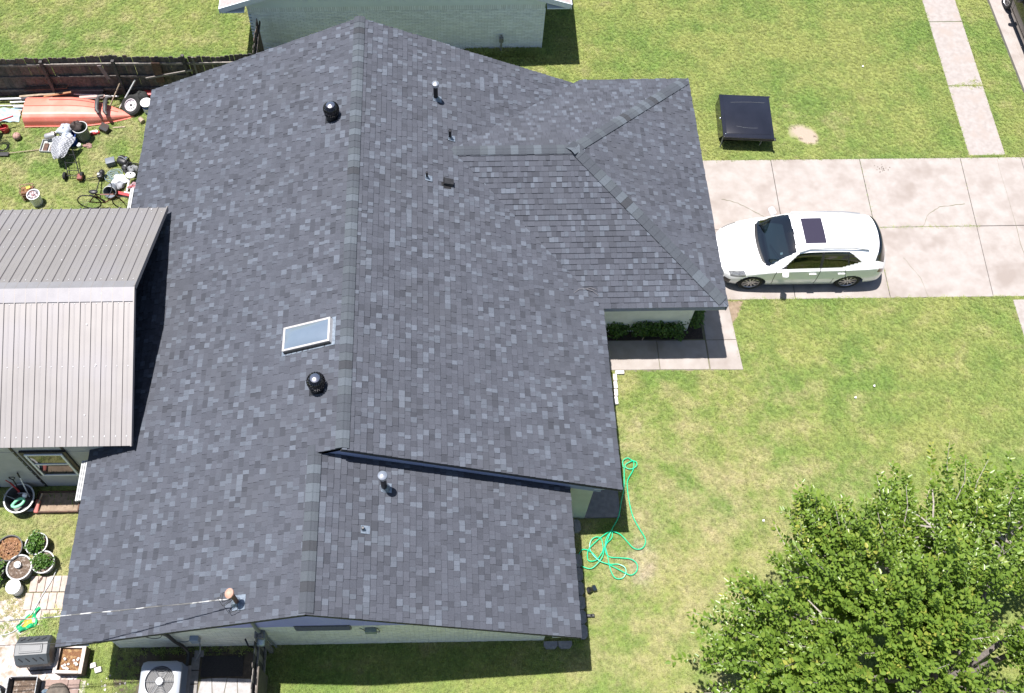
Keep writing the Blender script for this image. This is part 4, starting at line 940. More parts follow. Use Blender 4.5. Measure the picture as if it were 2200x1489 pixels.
b = MB(); b.rbox((.42, -2.87, 1.62), (.26, .1, .2), .015); b.build('cable_box', mat('sage_box', (.27, .32, .29), (.24, .29, .26), scale=9, rough=.6), house)
b = MB(); b.tube(catmull([(.3, -2.88, 1.7), (.25, -2.88, 1.85), (.2, -2.88, 2.0)]), .008, 5); b.tube(catmull([(.5, -2.9, 1.7), (.62, -2.9, 1.65), (.6, -2.88, 1.85), (.52, -2.88, 2.0)]), .008, 5); b.build('loose_wire', M_BLACK, house)
b = MB(); b.tube([(-2.5, -2.85, .95), (-2.42, -3.0, .9), (-2.3, -3.02, .75)], .02, 6); b.build('tap', M_DKMETAL, house)

# ---------------------------------------------------------------- air conditioner and its corner
ac = thing('air_conditioner', 'square grey air conditioner with round fan grille beside the house wall', 'air conditioner', (-4.36, -3.72, 0))
M_AC = mat('ac_grey', (.30, .32, .36), (.27, .29, .33), scale=3, rough=.5); M_ACT = mat('ac_top', (.36, .39, .44), (.33, .36, .41), scale=3, rough=.4)
b = MB(); b.rbox((0, 0, .04), (1.0, .95, .08), .01); b.build('pad', M_CONC2, ac, local=True)
b = MB(); b.b2(-.40, .40, -.38, .38, .08, .78); b.build('coil_core', M_BLACK, ac, local=True)
for k in range(14):
    b = MB(); z = .12+k*.05
    for sx in (-1, 1): b.box((sx*.425, 0, z), (.02, .84, .03), (0, R(25*sx), 0)); b.box((0, sx*.405, z), (.84, .02, .03), (R(-25*sx), 0, 0))
    b.build('louvre', M_AC, ac, local=True)
b = MB(); n = 40; Ri, zt_ = .335, .86; vs_ = []; fs_ = []
for k in range(n):
    a = 2*math.pi*k/n; c, s_ = math.cos(a), math.sin(a); q = 1/max(abs(c), abs(s_)); rr = min(q, 1.30)
    vs_ += [(Ri*c, Ri*s_, zt_-.0), (.44*rr*c*.93, .425*rr*s_*.93, zt_), (.455*rr*c, .44*rr*s_, zt_-.035), (.455*rr*c, .44*rr*s_, zt_-.11), (Ri*c, Ri*s_, zt_-.07)]
for k in range(n):
    j = (k+1) % n
    for i in range(3): fs_.append((k*5+i, k*5+i+1, j*5+i+1, j*5+i))
    fs_.append((k*5+4, k*5, j*5, j*5+4))
b.add(vs_, fs_); b.build('top_cover', M_ACT, ac, smooth=True, local=True)
b = MB(); b.lathe([(0, .55), (.335, .55)], 32); b.build('fan_shroud', M_MGREY, ac, local=True)
b = MB()
for k in range(4):
    a = k*math.pi/2+.5; vs_ = []
    for i in range(6):
        r_ = .08+.235*i/5
        for da in (-.42, 0, .42): vs_.append((r_*math.cos(a+da*(.6+.4*i/5)), r_*math.sin(a+da*(.6+.4*i/5)), .68+da*.12))
    b.add(vs_, [(i*3+j, (i+1)*3+j, (i+1)*3+j+1, i*3+j+1) for i in range(5) for j in range(2)])
b.lathe([(.09, .6), (.09, .76), (0, .77)], 16); b.build('fan', M_ALU, ac, smooth=True, local=True)
b = MB()
for k in range(9):
    r_ = .06+.034*k; b.tube([(r_*math.cos(t), r_*math.sin(t), zt_+.035*(1-(r_/.34)**2)) for t in [2*math.pi*i/28 for i in range(28)]], .0045, 4, closed=True)
for k in range(6):
    a = k*math.pi/3; b.tube([(r_*math.cos(a), r_*math.sin(a), zt_+.032*(1-(r_/.34)**2)) for r_ in (.02, .12, .22, .335)], .006, 4)
b.lathe([(.085, zt_+.03), (.07, zt_+.05), (0, zt_+.052)], 16); b.build('grille', mat('grille_wire', (.34, .35, .37), rough=.4, metal=.5), ac, local=True)
# pavers beside the unit, flagged pad, mat
def paver(x, y, w, l, m, label, grp, rz=0, h=.05, z=0):
    s = MB(); s.rbox((0, 0, h/2), (w, l, h), .008, seg=1); o = s.build('paver', m); o.location = (x, y, z); o.rotation_euler = (0, 0, rz); return tag(o, label, 'paver', grp)
M_PAV = mat('grey_paver', (.30, .29, .28), (.22, .21, .20), scale=12, rough=.95, bump=.3)
for i in range(4): paver(-3.78, -3.20-.30*i, .19, .28, M_PAV, 'grey paver in single file right of the air conditioner, %s from the house' % ORD[i], 'pavers beside the air conditioner', rnd.uniform(-.03, .03))
paver(-3.72, -2.98, .22, .15, M_PAV, 'grey paver set crosswise against the house wall by the air conditioner', 'pavers beside the air conditioner')
M_FLAG = mat('flagstone', (.44, .425, .425), (.34, .33, .325), scale=9, rough=.95, bump=.4, bscale=40)
fl = []
for i in range(4):
    for j in range(6):
        x0, y0 = -3.64+i*.30, -3.56-j*.30; jt = lambda a, b_: (a+.045*math.sin(a*31+b_*17), b_+.045*math.sin(a*23-b_*29)); fl.append([jt(x0, y0), jt(x0, y0-.3), jt(x0+.3, y0-.3), jt(x0+.3, y0)])
slabs('flagged_pad', rect(-3.66, -2.42, -5.36, -3.54), fl, .035, M_FLAG, .010, names='flagstone')
b = MB(); b.rbox((0, 0, .012), (.98, .46, .016), .006); b.tube([(-.42, .3, .02), (.16, .3, .02)], .01, 6); o = b.build('rubber_mat', mat('dark_mat', (.03, .029, .03), (.05, .047, .045), scale=30, rough=.95, bump=.4)); o.location = (-3.15, -3.26, .006); tag(o, 'dark mat on the shaded soil between pavers and wooden fence', 'mat')

# ---------------------------------------------------------------- foliage helper
def leaf_cloud(mb, pts, size, seed, up=.4):
    """one folded leaf per point; tone attribute carries leaf colour"""
    rr = np.random.default_rng(seed); n = len(pts); P = np.array(pts)
    d = rr.normal(size=(n, 3)); d[:, 2] = np.abs(d[:, 2])*.3+rr.uniform(-.2, .5, n); d /= np.linalg.norm(d, axis=1)[:, None]
    nrm = rr.normal(size=(n, 3))*.6; nrm[:, 2] += up+.6; s = np.cross(d, nrm); s /= np.linalg.norm(s, axis=1)[:, None]; nn = np.cross(s, d)
    L = size*rr.uniform(.65, 1.25, n)[:, None]; W = L*.34
    tn = rr.beta(2, 3, n)
    for i in range(n):
        p, a, c, u = P[i], d[i]*L[i], s[i]*W[i], nn[i]*L[i]*.10
        mb.tone = (tn[i], tn[i], tn[i]); mb.add([p, p+a*.45+c+u, p+a-u, p+a*.45-c+u, p+a*.45-u*.6], [(0, 4, 2, 1), (0, 3, 2, 4)])
def blob_pts(c, r_, n, seed, shell=.55):
    rr = np.random.default_rng(seed); v = rr.normal(size=(n, 3)); v /= np.linalg.norm(v, axis=1)[:, None]; k = rr.uniform(shell, 1., n)[:, None]; k *= (1+.22*np.sin(v[:, :1]*4+seed)+.18*np.sin(v[:, 1:2]*5+seed*2))
    return np.array(c)+v*k*np.array(r_)
shr = [(6.15, 5.45, .40, .42, 'dark shrub in the planting bed, in the corner by the main house eave', 900), (6.95, 5.30, .34, .30, 'low dark shrub in the planting bed left of the leaning stick', 700), (7.75, 5.25, .40, .36, 'dark shrub in the planting bed just right of the leaning stick', 900),
       (8.40, 5.22, .36, .34, 'rounded dark shrub in the planting bed between two others', 800), (9.0, 5.55, .34, .48, 'taller dark shrub in the planting bed beside the walk', 1000)]
for i, (x, y, r_, h, lb, n) in enumerate(shr):
    t = thing('shrub', lb, 'shrub', (x, y, .012), 0, 'shrubs under the garage eave'); b = MB(); leaf_cloud(b, blob_pts((0, 0, h), (r_, r_*.72, h*.8), n, 40+i), .085, 50+i); b.build('foliage', M_HEDGE, t, kind='stuff', local=True)
    b = MB()
    for k in range(5): a = k*1.26; b.tube([(0, 0, 0), (.12*math.cos(a), .1*math.sin(a), h*.6), (.25*math.cos(a), .18*math.sin(a), h*1.1)], [.015, .01, .005], 5)
    b.build('stem', M_WOOD, t, local=True)
b = MB(); b.tube([(7.62, 5.06, .03), (7.83, 5.32, .62)], .014, 6); one(b, 'wooden_stick', M_TIMBER, 'pale thin stick leaning in the planting bed', 'stick')
# ---------------------------------------------------------------- back yard behind the shed: boat and clutter
bt = thing('overturned_boat', 'salmon orange boat lying upside down along the dark fence', 'boat', (-9.3, 13.33, 0))
M_HULL = mat('orange_hull', (.82, .235, .18), (.76, .205, .15), scale=2.5, rough=.42, c3=(.84, .30, .24), scale3=1.1)
def hull(u, v):
    s = u; x = -10.92+3.38*s; k = 1. if s < .42 else max(0., 1-((s-.42)/.58)**1.7); k = max(k, .004); hz = .46*(1-.55*max(0, (s-.55)/.45)**1.6); yc = 13.36-.14*max(0, (s-.4)/.6)
    a = v*2-1; sec = [(-.50, .02), (-.46, .25), (-.40, .38), (-.30, .44), (0, .475), (.30, .44), (.40, .38), (.46, .25), (.50, .02)]
    t = v*8; i = min(int(t), 7); f_ = t-i; y = sec[i][0]*(1-f_)+sec[i+1][0]*f_; z = sec[i][1]*(1-f_)+sec[i+1][1]*f_
    return (x, yc+y*k, z/.475*hz*(k**.35))
b = MB(); b.grid(hull, 48, 32); n_ = 33
b.add([hull(0, j/16) for j in range(17)], [tuple(range(17))]); b.build('hull', M_HULL, bt, smooth=35)
b = MB(); b.tube([Vector(hull(u, .5))+Vector((0, 0, .008)) for u in [i/20*.86 for i in range(21)]], .016, 6); b.build('keel_strip', mat('hull_strip', (.62, .24, .17), rough=.5), bt)
b = MB(); b.tube([Vector(hull(u, .60))+Vector((0, 0, .012)) for u in [.22+i/10*.42 for i in range(11)]], .012, 5); b.build('keel_strip', mat('dark_strip', (.26, .13, .11), rough=.6), bt)
b = MB(); b.tube([Vector(hull(u, .005))+Vector((0, -.01, .012)) for u in [i/24*.97 for i in range(25)]], .02, 6); b.build('gunwale', M_HULL, bt)
M_BOOT = mat('dark_rubber', (.05, .048, .05), (.09, .086, .088), scale=9, rough=.5)
for i, (x, lb) in enumerate(((-8.62, 'dark grey rubber boot draped on the orange boat, nearer its wide end'), (-8.36, 'dark grey rubber boot draped on the orange boat, nearer its pointed end'))):
    b = MB(); b.tube([(x, 13.62-.05*i, .50), (x+.01, 13.45-.05*i, .535), (x+.02, 13.28-.05*i, .53), (x+.03, 13.12-.06*i, .50), (x+.10, 13.02-.06*i, .46)], [.05, .075, .07, .065, .045], 10); b.tube([(x-.02, 13.66-.05*i, .50), (x+.16, 13.68-.05*i, .52)], [.05, .04], 8)
    one(b, 'rubber_boot', M_BOOT, lb, 'boot', 'boots on the boat', smooth=True)
PIPE = mat('white_pipe', (.62, .62, .64), (.48, .48, .50), scale=6, rough=.5)
for i, (p, q, r_) in enumerate((((-12.6, 13.95, .06), (-8.2, 13.98, .10), .022), ((-12.4, 13.88, .16), (-10.2, 13.90, .2), .03), ((-11.55, 13.80, .10), (-8.6, 13.92, .14), .028), ((-12.5, 13.72, .05), (-10.6, 13.70, .05), .022), ((-11.4, 13.62, .10), (-10.7, 13.60, .12), .035), ((-9.9, 14.0, .28), (-8.1, 13.92, .18), .02))):
    b = MB(); b.tube([p, q], r_, 8); one(b, 'plastic_pipe', PIPE, ['long thin pale pipe on the ground at the foot of the dark fence', 'thick pale pipe poking out left of the boat, highest in the pile', 'pale pipe running the whole length behind the boat', 'thin pale pipe at the left edge, nearest the boat stern', 'short thick white pipe stub just left of the boat stern', 'thin pale pipe behind the boat lying up on the planks'][i], 'pipe', 'pipes behind the boat', smooth=True)
for i, (x0, x1, y, z, m) in enumerate(((-10.95, -8.55, 14.02, .38, 0), (-10.6, -8.6, 13.99, .29, 0), (-10.9, -8.5, 14.01, .2, 0), (-10.4, -8.65, 13.98, .11, 0))):
    b = MB(); b.box(((x0+x1)/2, y, z), (x1-x0, .03, .085), (R(-20), 0, R(.4*i))); one(b, 'dark_plank', mat('slate_plank', (.075, .072, .085), (.045, .043, .052), scale=14, rough=.85), 'slate grey plank stacked on the dark fence, %s from the top' % ORD[i], 'plank', 'dark planks at the fence')
for i, (p, q, w_, m, lb) in enumerate((((-11.2, 13.86, .30), (-9.6, 13.98, .34), .07, M_TIMBER, 'pale timber batten on top of the pipe pile'), ((-10.4, 13.80, .36), (-9.55, 13.93, .40), .06, mat('orange_timber', (.40, .20, .10), (.30, .15, .08), scale=9, rough=.8), 'orange brown batten on top of the pipe pile'), ((-11.0, 14.02, .48), (-9.65, 14.04, .52), .12, M_WOOD2, 'wide reddish brown board standing against the dark fence'),
        ((-8.38, 13.60, .05), (-7.92, 13.98, .75), .03, M_TIMBER, 'short thin pole leaning left of the spare wheel'), ((-8.05, 13.55, .05), (-7.42, 14.02, .85), .04, M_LGREY, 'pale pole leaning on the fence just left of the spare wheel'), ((-9.3, 13.80, .3), (-8.5, 13.84, .3), .09, mat('pinkish_plank', (.50, .36, .33), rough=.8), 'pinkish plank lying along the far side of the boat'))):
    b = MB(); b.bar(p, q, w_, .035); one(b, 'wooden_batten', m, lb, 'batten')
# spare wheel
sw = thing('spare_wheel', 'spare wheel with white rim leaning near the bow of the boat', 'wheel', (-7.62, 13.52, 0)); Wm = Matrix.Translation((0, 0, .20)) @ Euler((R(28), R(-14), 0)).to_matrix().to_4x4()
b = MB(); b.M = Wm; b.lathe([(.2, -.09), (.28, -.11), (.335, -.07), (.345, 0), (.335, .07), (.28, .11), (.2, .09)], 28); b.build('tyre', M_RUBBER, sw, smooth=True, local=True)
b = MB(); b.M = Wm; b.lathe([(.21, -.08), (.205, .09), (.19, .10), (.18, .05), (.13, .035), (.10, .06), (.045, .065), (.045, .03)], 28)
b.build('rim', mat('white_rim', (.66, .62, .64), (.55, .50, .52), scale=12, rough=.5), sw, smooth=True, local=True)
b = MB(); b.M = Wm
for k in range(8): a = k*math.pi/4; b.lathe([(0, .064), (.017, .064)], 8, (.115*math.cos(a), .115*math.sin(a), 0))
b.lathe([(0, .067), (.045, .067)], 12); b.build('wheel_hole', M_BLACK, sw, local=True)
def lump(name, c, r_, m, lb, cat, noise=.12, seed=1, n=18, mm=12, zmin=-1, group=None):
    b = MB(); b.ball((0, 0, 0), r_, n, mm, noise, seed, zmin); o = b.build(name, m, smooth=True); o.location = c; return tag(o, lb, cat, group)
lump('black_bag', (-7.36, 13.80, .30), (.26, .17, .16), mat('black_cloth', (.035, .037, .036), (.02, .02, .02), scale=10, rough=.75, bump=.5, bscale=18), 'crumpled black bag draped behind the spare wheel', 'bag', .1, 4)
b = MB(); b.rbox((0, 0, .16), (.36, .26, .28), .04); b.rbox((0, 0, .31), (.2, .06, .03), .01); o = b.build('red_container', M_RED, smooth=True); o.location = (-7.12, 14.0, 0); tag(o, 'bright red container against the fence by the roof corner', 'container')
def bucket(name, x, y, r_, h, m, lb, cat='bucket', z=0., lid=None, fill=None, fillz=.85, taper=.86, handle=True, rim=None, grp=None):
    t = thing(name, lb, cat, (x, y, z), 0, grp); b = MB()
    b.lathe([(0, .004), (r_*taper, .004), (r_*(taper+1)/2, h*.5), (r_, h*.97), (r_*1.05, h*.97), (r_*1.05, h), (r_*.96, h), (r_*.93, h*.9), (r_*taper*.95, .03), (0, .03)], 24); b.build('tub', m, t, smooth=True, local=True)
    if rim: b = MB(); b.lathe([(r_*1.06, h-.02), (r_*1.075, h+.004), (r_*.97, h+.006), (r_*.96, h-.015)], 24); b.build('rim', rim, t, smooth=True, local=True)
    if lid: b = MB(); b.lathe([(r_*1.06, h-.03), (r_*1.07, h+.01), (r_*.98, h+.018), (r_*.5, h+.014), (0, h+.014)], 24); b.build('lid', lid, t, smooth=True, local=True)
    if fill:
        b = MB(); b.grid(lambda u, v: (r_*.93*u*math.cos(6.2832*v), r_*.93*u*math.sin(6.2832*v), h*fillz+.018*math.sin(9*u+7*v*6.28)*(1-u)+rnd.uniform(-.012, .012)), 6, 20); b.build('contents', fill, t, smooth=True, local=True)
    if handle: b = MB(); b.tube([(r_*1.05*math.cos(a), r_*1.05*math.sin(a)*.35-r_*.72*math.sin(a), h-.04-.06*math.sin(a)) for a in [math.pi*i/10 for i in range(11)]], .005, 5); b.build('handle', M_GALV, t, local=True)
    return t
bb = bucket('plastic_bucket', -7.10, 13.42, .17, .46, M_BLUE, 'blue bucket with white lid beside the roof edge near the spare wheel', lid=M_WPLAS)
b = MB(); b.lathe([(.158, .12), (.165, .30)], 12, (0, 0, 0), a0=R(200), a1=R(300)); b.build('white_label', M_WPLAS, bb, local=True)
b = MB(); b.lathe([(0, -.09), (.075, -.09), (.08, .09), (0, .09)], 12, (-7.28, 13.02, .08), (R(90), 0, R(40))); one(b, 'wood_log', M_TIMBER, 'short cut log on the grass beyond the bow of the boat', 'log', smooth=True)
b = MB(); b.grid(lambda u, v: (-12.1+.95*u, 13.05+.55*v, .03+.07*abs(math.sin(9*u+4*v)*math.sin(7*v+3*u))), 20, 14); one(b, 'blue_tarp', mat('tarp_blue', (.28, .50, .62), (.45, .52, .55), scale=6, rough=.5, c3=(.42, .34, .28), scale3=3), 'crumpled pale blue tarp at the left edge by the pipes', 'tarp', smooth=60)
wb = thing('wheelbarrow', 'red wheelbarrow cut off by the left edge of the picture', 'wheelbarrow', (-11.85, 12.6, 0), R(-10))
b = MB(); b.lathe([(.12, .28), (.22, .30), (.36, .48), (.38, .49), (.35, .48), (.2, .32), (0, .31)], 4, (-.05, -.15, 0), (0, 0, R(45))); b.build('tray', M_RED, wb, local=True)
b = MB(); b.bar((-.3, .0, .3), (.62, .46, .46), .035); b.bar((-.3, -.3, .3), (.55, .02, .40), .035); b.build('handle', M_RED, wb, local=True)
b = MB(); b.bar((.2, .25, .38), (.24, .26, 0), .03); b.bar((.2, -.1, .36), (.24, -.1, 0), .03); b.build('leg', M_DKMETAL, wb, local=True)
b = MB(); b.lathe([(.1, -.04), (.17, -.045), (.19, 0), (.17, .045), (.1, .04)], 16, (-.45, -.2, .19), (R(90), 0, R(25))); b.build('wheel', M_RUBBER, wb, smooth=True, local=True)
bl = thing('basketball', 'faded pink-brown basketball on the grass near the left edge', 'ball', (-11.06, 12.42, 0)); b = MB(); b.ball((0, 0, .125), .12, 20, 14); b.build('ball_skin', mat('faded_ball', (.50, .30, .25), (.44, .26, .21), scale=9, rough=.7), bl, smooth=True, local=True)
b = MB()
for e in ((0, 0, 0), (R(90), 0, 0), (R(90), 0, R(90))): E_ = Euler(e).to_matrix(); b.tube([tuple(E_ @ Vector((.121*math.cos(t), .121*math.sin(t), 0))+Vector((0, 0, .125))) for t in [6.2832*i/28 for i in range(28)]], .004, 4, closed=True)
b.build('seam', M_BLACK, bl, local=True)
b = MB()
for k in range(7): b.tube([((.12+.018*k+.01*math.sin(3*t+k))*math.cos(t), (.12+.018*k)*math.sin(t), .03+.01*math.sin(t*2+k)+.012*k) for t in [6.2832*i/24 for i in range(24)]], .006, 4, closed=True)
o = b.build('wire_coil', M_DKMETAL); o.location = (-11.45, 12.08, 0); tag(o, 'dark coil of wire at the left edge below the basketball', 'wire coil')
br = thing('push_broom', 'broom with black block head and thin wooden handle lying on the grass', 'broom', (-11.33, 11.76, 0)); b = MB(); b.rbox((0, 0, .07), (.30, .14, .07), .02); b.rbox((0, 0, .025), (.27, .12, .05), .01); b.build('head', M_BLACK, br, local=True)
b = MB(); b.tube([(.1, .02, .09), (1.05, .18, .05)], .013, 6); b.build('handle', M_TIMBER, br, local=True)
ty = thing('metal_tray', 'shallow grey tray with brown scraps on the grass', 'tray', (-9.82, 12.05, 0), R(-4)); b = MB(); b.rbox((0, 0, .015), (.86, .46, .02), .005)
for sx in (-1, 1): b.rbox((sx*.425, 0, .055), (.015, .46, .09), .004); b.rbox((0, sx*.225, .0552), (.84, .015, .09), .004)
b.build('pan', M_LGREY, ty, local=True); b = MB(); b.rbox((-.28, -.05, .05), (.14, .3, .05), .01); b.rbox((-.12, -.08, .04), (.06, .26, .03), .01); b.build('scrap', M_WOOD2, ty, local=True)
b = MB(); b.lathe([(0, -.16), (.09, -.16), (.1, -.14), (.1, .14), (.09, .16), (.05, .165), (.05, .1), (0, .1)], 18, (0, 0, .2), (0, R(80), R(8))); o = b.build('tin_can', mat('brushed_tin', (.56, .56, .57), rough=.35, metal=.6), smooth=True); o.location = (-9.98, 12.36, 0); tag(o, 'pale metal canister lying on its side at the grey tray', 'canister')
b = MB(); b.tube([(-10.05, 12.60, .05), (-9.25, 12.66, .05)], .028, 8); one(b, 'plastic_pipe', PIPE, 'short white pipe on the grass behind the metal canister', 'pipe', smooth=True)
M_BAGC = mat('clear_plastic', (.58, .61, .66), (.40, .46, .56), scale=12, rough=.25, bump=.8, bscale=22)
bucket('plastic_tub', -9.33, 12.22, .20, .40, M_BLUE, 'dark blue tub under white plastic bags beside the green bin', 'tub', handle=False)
lump('plastic_bag', (-9.46, 12.38, .45), (.23, .19, .15), M_BAGC, 'crumpled whitish plastic bag on the blue tub, farther one', 'bag', .12, 8, group='plastic bags'); lump('plastic_bag', (-9.36, 12.14, .42), (.19, .16, .12), M_BAGC, 'crumpled bluish plastic bag on the blue tub, nearer one', 'bag', .14, 15, group='plastic bags')
bucket('waste_bin', -8.98, 12.40, .22, .55, mat('green_grey_bin', (.20, .25, .21), (.16, .20, .17), scale=6, rough=.6), 'grey green bin holding a dark brown bag', 'bin', handle=False, rim=M_LGREY)
lump('brown_sack', (-9.06, 12.40, .60), (.19, .17, .16), mat('brown_cloth', (.075, .055, .05), (.04, .032, .03), scale=8, rough=.8, bump=.6, bscale=16), 'dark brown sack stuffed in the grey green bin', 'sack', .13, 21)
b = MB(); b.lathe([(0, 0), (.06, 0), (.07, .12), (.05, .14), (0, .14)], 12); o = b.build('small_jar', M_WPLAS, smooth=True); o.location = (-9.08, 12.06, 0); tag(o, 'small white jar in front of the green bin', 'jar')
ts = thing('toolbox', 'black open toolbox on the grass below the bow of the boat', 'toolbox', (-8.38, 12.66, 0), R(-30)); b = MB(); b.rbox((0, 0, .09), (.30, .18, .18), .015); b.build('case', M_BLACK, ts, local=True); b = MB(); b.rbox((0, .06, .2), (.30, .16, .03), .01, (R(35), 0, 0)); b.build('lid', mat('dark_brown_lid', (.06, .045, .04), rough=.6), ts, local=True)
rd = thing('red_pump', 'small red and white pump on the grass beside the black toolbox', 'pump', (-8.66, 12.55, 0), R(15)); b = MB(); b.lathe([(0, -.14), (.05, -.14), (.055, .1), (.03, .14), (0, .14)], 12, (0, 0, .06), (0, R(90), 0)); b.build('barrel', M_RED, rd, smooth=True, local=True); b = MB(); b.rbox((-.05, .09, .04), (.22, .05, .06), .01); b.rbox((.06, 0, .12), (.08, .06, .02), .008); b.build('base', M_WPLAS, rd, local=True)
lump('rag', (-8.82, 12.08, .035), (.13, .09, .05), mat('rag_cloth', (.40, .25, .22), (.2, .12, .1), scale=30, rough=.9), 'small reddish rag on the grass in front of the green bin', 'rag', .2, 3)
# hand truck and the silver mesh bundle
ht = thing('hand_truck', 'black hand truck with rubber wheels lying on the grass', 'hand truck', (-9.03, 10.86, 0))
b = MB()
for sx in (-1, 1): b.tube([(sx*.17+.02, 0, .13), (sx*.17-.12, .42, .24), (sx*.17-.26, .80, .40)], .016, 8)
for k in range(3): f_ = .2+.3*k; b.tube([(-.17+.02-.25*f_, f_*.8, .13+.25*f_), (.17+.02-.25*f_, f_*.8, .13+.25*f_)], .012, 6)
b.tube([(-.3, 0, .13), (.3, 0, .13)], .014, 6); b.build('frame', M_DKMETAL, ht, smooth=True, local=True)
for sx in (-1, 1): b = MB(); b.lathe([(.05, -.035), (.11, -.04), (.13, 0), (.11, .04), (.05, .035), (.02, .03), (.02, -.03)], 18, (sx*.26, 0, .13), (0, R(90), 0)); b.build('wheel', M_RUBBER, ht, smooth=True, local=True)
b = MB(); b.rbox((.22, -.08, .16), (.16, .2, .14), .03); b.build('motor', mat('rusty_red', (.30, .08, .06), (.16, .06, .05), scale=14, rough=.6), ht, local=True)
def silver(u, v):
    w = .08+.30*(1-v)**.5*.9; return (-9.40-.10*v+(u*2-1)*w+.02*math.sin(v*9), 12.0-.72*v+.03*math.sin(u*8), .52+.12*math.sin(math.pi*u)*(1-v*.3)+.015*math.sin(u*40)*math.sin(v*40)-.10*v)
b = MB(); b.grid(silver, 30, 30); b.grid(lambda u, v: tuple(Vector(silver(u, v))+Vector((0, 0, -.10*math.sin(math.pi*u)*math.sin(math.pi*v)-.01))), 16, 16)
b.tube([silver(0, v/20) for v in range(21)]+[silver(u/10, 1) for u in range(11)]+[silver(1, 1-v/20) for v in range(21)], .014, 6); one(b, 'landing_net', mat('silver_mesh', (.36, .37, .40), (.20, .21, .23), scale=34, rough=.4, metal=.3, bump=.6, bscale=60), 'silver mesh fishing net resting on the hand truck handles', 'net', smooth=True)
# crate and bucket
cr = thing('wire_crate', 'rusty wire crate full of brown leaves behind the white bucket', 'crate', (-10.24, 10.22, 0), R(8)); b = MB()
for z in (.02, .15, .28, .42):
    b.tube([(-.19, -.15, z), (.19, -.15, z), (.19, .15, z), (-.19, .15, z)], .008 if z < .4 else .014, 5, closed=True)
for x, y in [(-.19+.095*i, s_*.15) for i in range(5) for s_ in (-1, 1)]+[(s_*.19, -.15+.1*i) for i in range(1, 3) for s_ in (-1, 1)]: b.tube([(x, y, .01), (x, y, .42)], .006, 4)
b.build('cage', mat('rust_pink', (.42, .24, .20), (.3, .16, .12), scale=12, rough=.7), cr, local=True); b = MB(); b.rbox((0, 0, .18), (.35, .27, .32), .02); b.ball((0, 0, .34), (.16, .12, .07), 16, 10, .15, 5); b.build('leaves', M_BROWN, cr, local=True); b = MB(); b.rbox((.06, .02, .41), (.13, .09, .03), .01, (0, 0, .3)); b.build('yellow_pack', mat('yellow_pack', (.62, .42, .05), rough=.5), cr, local=True)
bk_ = bucket('paint_bucket', -9.98, 9.98, .18, .44, M_WPLAS, 'white bucket filled with small cans standing in front of the wire crate', rim=M_WPLAS)
b = MB()
for k in range(14): a = k*2.4; q = .03*math.sqrt(k)*1.1; b.lathe([(0, .0), (.03, 0), (.03, .05), (0, .052)], 8, (q*math.cos(a), q*math.sin(a), .40+.01*(k % 3)), (R(20*(k % 3)), R(15*(k % 2)), 0))
b.build('can', mat('can_mix', (.30, .12, .12), (.62, .60, .62), scale=16, rough=.4), bk_, kind='stuff', local=True)
# bicycle half hidden by the metal roof
bi = thing('bicycle', 'dark bicycle half hidden behind the metal roof edge', 'bicycle', (-7.80, 9.72, 0), R(-3))
for x in (-.50, .54):
    b = MB(); b.tube([(x+.335*math.cos(t), 0, .345+.335*math.sin(t)) for t in [6.2832*i/36 for i in range(36)]], .018, 6, closed=True); wl_ = b.build('wheel', M_RUBBER, bi, smooth=True, local=True)
    b = MB()
    for k in range(14): a = k*6.2832/14; b.tube([(x, 0, .345), (x+.32*math.cos(a), 0, .345+.32*math.sin(a))], .003, 4)
    b.build('spoke', M_GALV, wl_, kind='stuff', local=True)
b = MB()
for p, q in (((-.5, 0, .345), (-.05, 0, .32)), ((-.05, 0, .32), (-.22, 0, .80)), ((-.2, 0, .74), (.36, 0, .78)), ((-.05, 0, .32), (.38, 0, .70)), ((-.5, 0, .345), (-.2, 0, .74)), ((.34, 0, .86), (.54, 0, .345))): b.tube([p, q], .018, 7)
b.build('frame', mat('brown_bike_paint', (.20, .07, .05), rough=.4), bi, smooth=True, local=True)
b = MB(); b.ball((-.23, 0, .88), (.14, .08, .045), 12, 8); b.tube([(-.22, 0, .76), (-.23, 0, .87)], .014, 6); b.build('saddle', M_BLACK, bi, smooth=True, local=True); b = MB(); b.tube([(.22, -.28, .96), (.30, -.2, .99), (.34, 0, .98), (.30, .2, .99), (.22, .28, .96)], .014, 6); b.tube([(.34, 0, .84), (.34, 0, .98)], .015, 6); b.build('handlebar', M_DKMETAL, bi, smooth=True, local=True)
b = MB(); b.tube([(-.42, .03, .66), (-.2, .05, .52), (-.05, .05, .32)], .03, 6); b.build('mudguard', M_BLACK, bi, local=True)
st = thing('string_trimmer', 'black string trimmer with long thin shaft on the grass behind the bicycle', 'trimmer', (-8.2, 10.82, 0)); b = MB(); b.rbox((0, 0, .16), (.16, .22, .2), .05); b.ball((.04, .1, .2), (.09, .1, .1), 12, 8); b.build('motor', M_BLACK, st, smooth=True, local=True); b = MB(); b.rbox((-.02, -.02, .29), (.08, .08, .05), .02); b.build('cap', M_LGREY, st, local=True)
b = MB(); b.tube([(-.08, 0, .14), (-.55, -.06, .05)], .014, 6); b.tube([(0, -.1, .16), (.02, -.75, .30)], .016, 6); b.build('shaft', M_DKMETAL, st, local=True)
bp_ = thing('tool_bag', 'black padded tool bag on the grass beside the roof edge', 'bag', (-7.52, 11.30, 0), R(-25)); b = MB(); b.rbox((-.1, .05, .14), (.36, .3, .26), .09, seg=3); b.rbox((.2, -.12, .10), (.42, .22, .2), .04); b.build('case', M_BLACK, bp_, smooth=True, local=True)
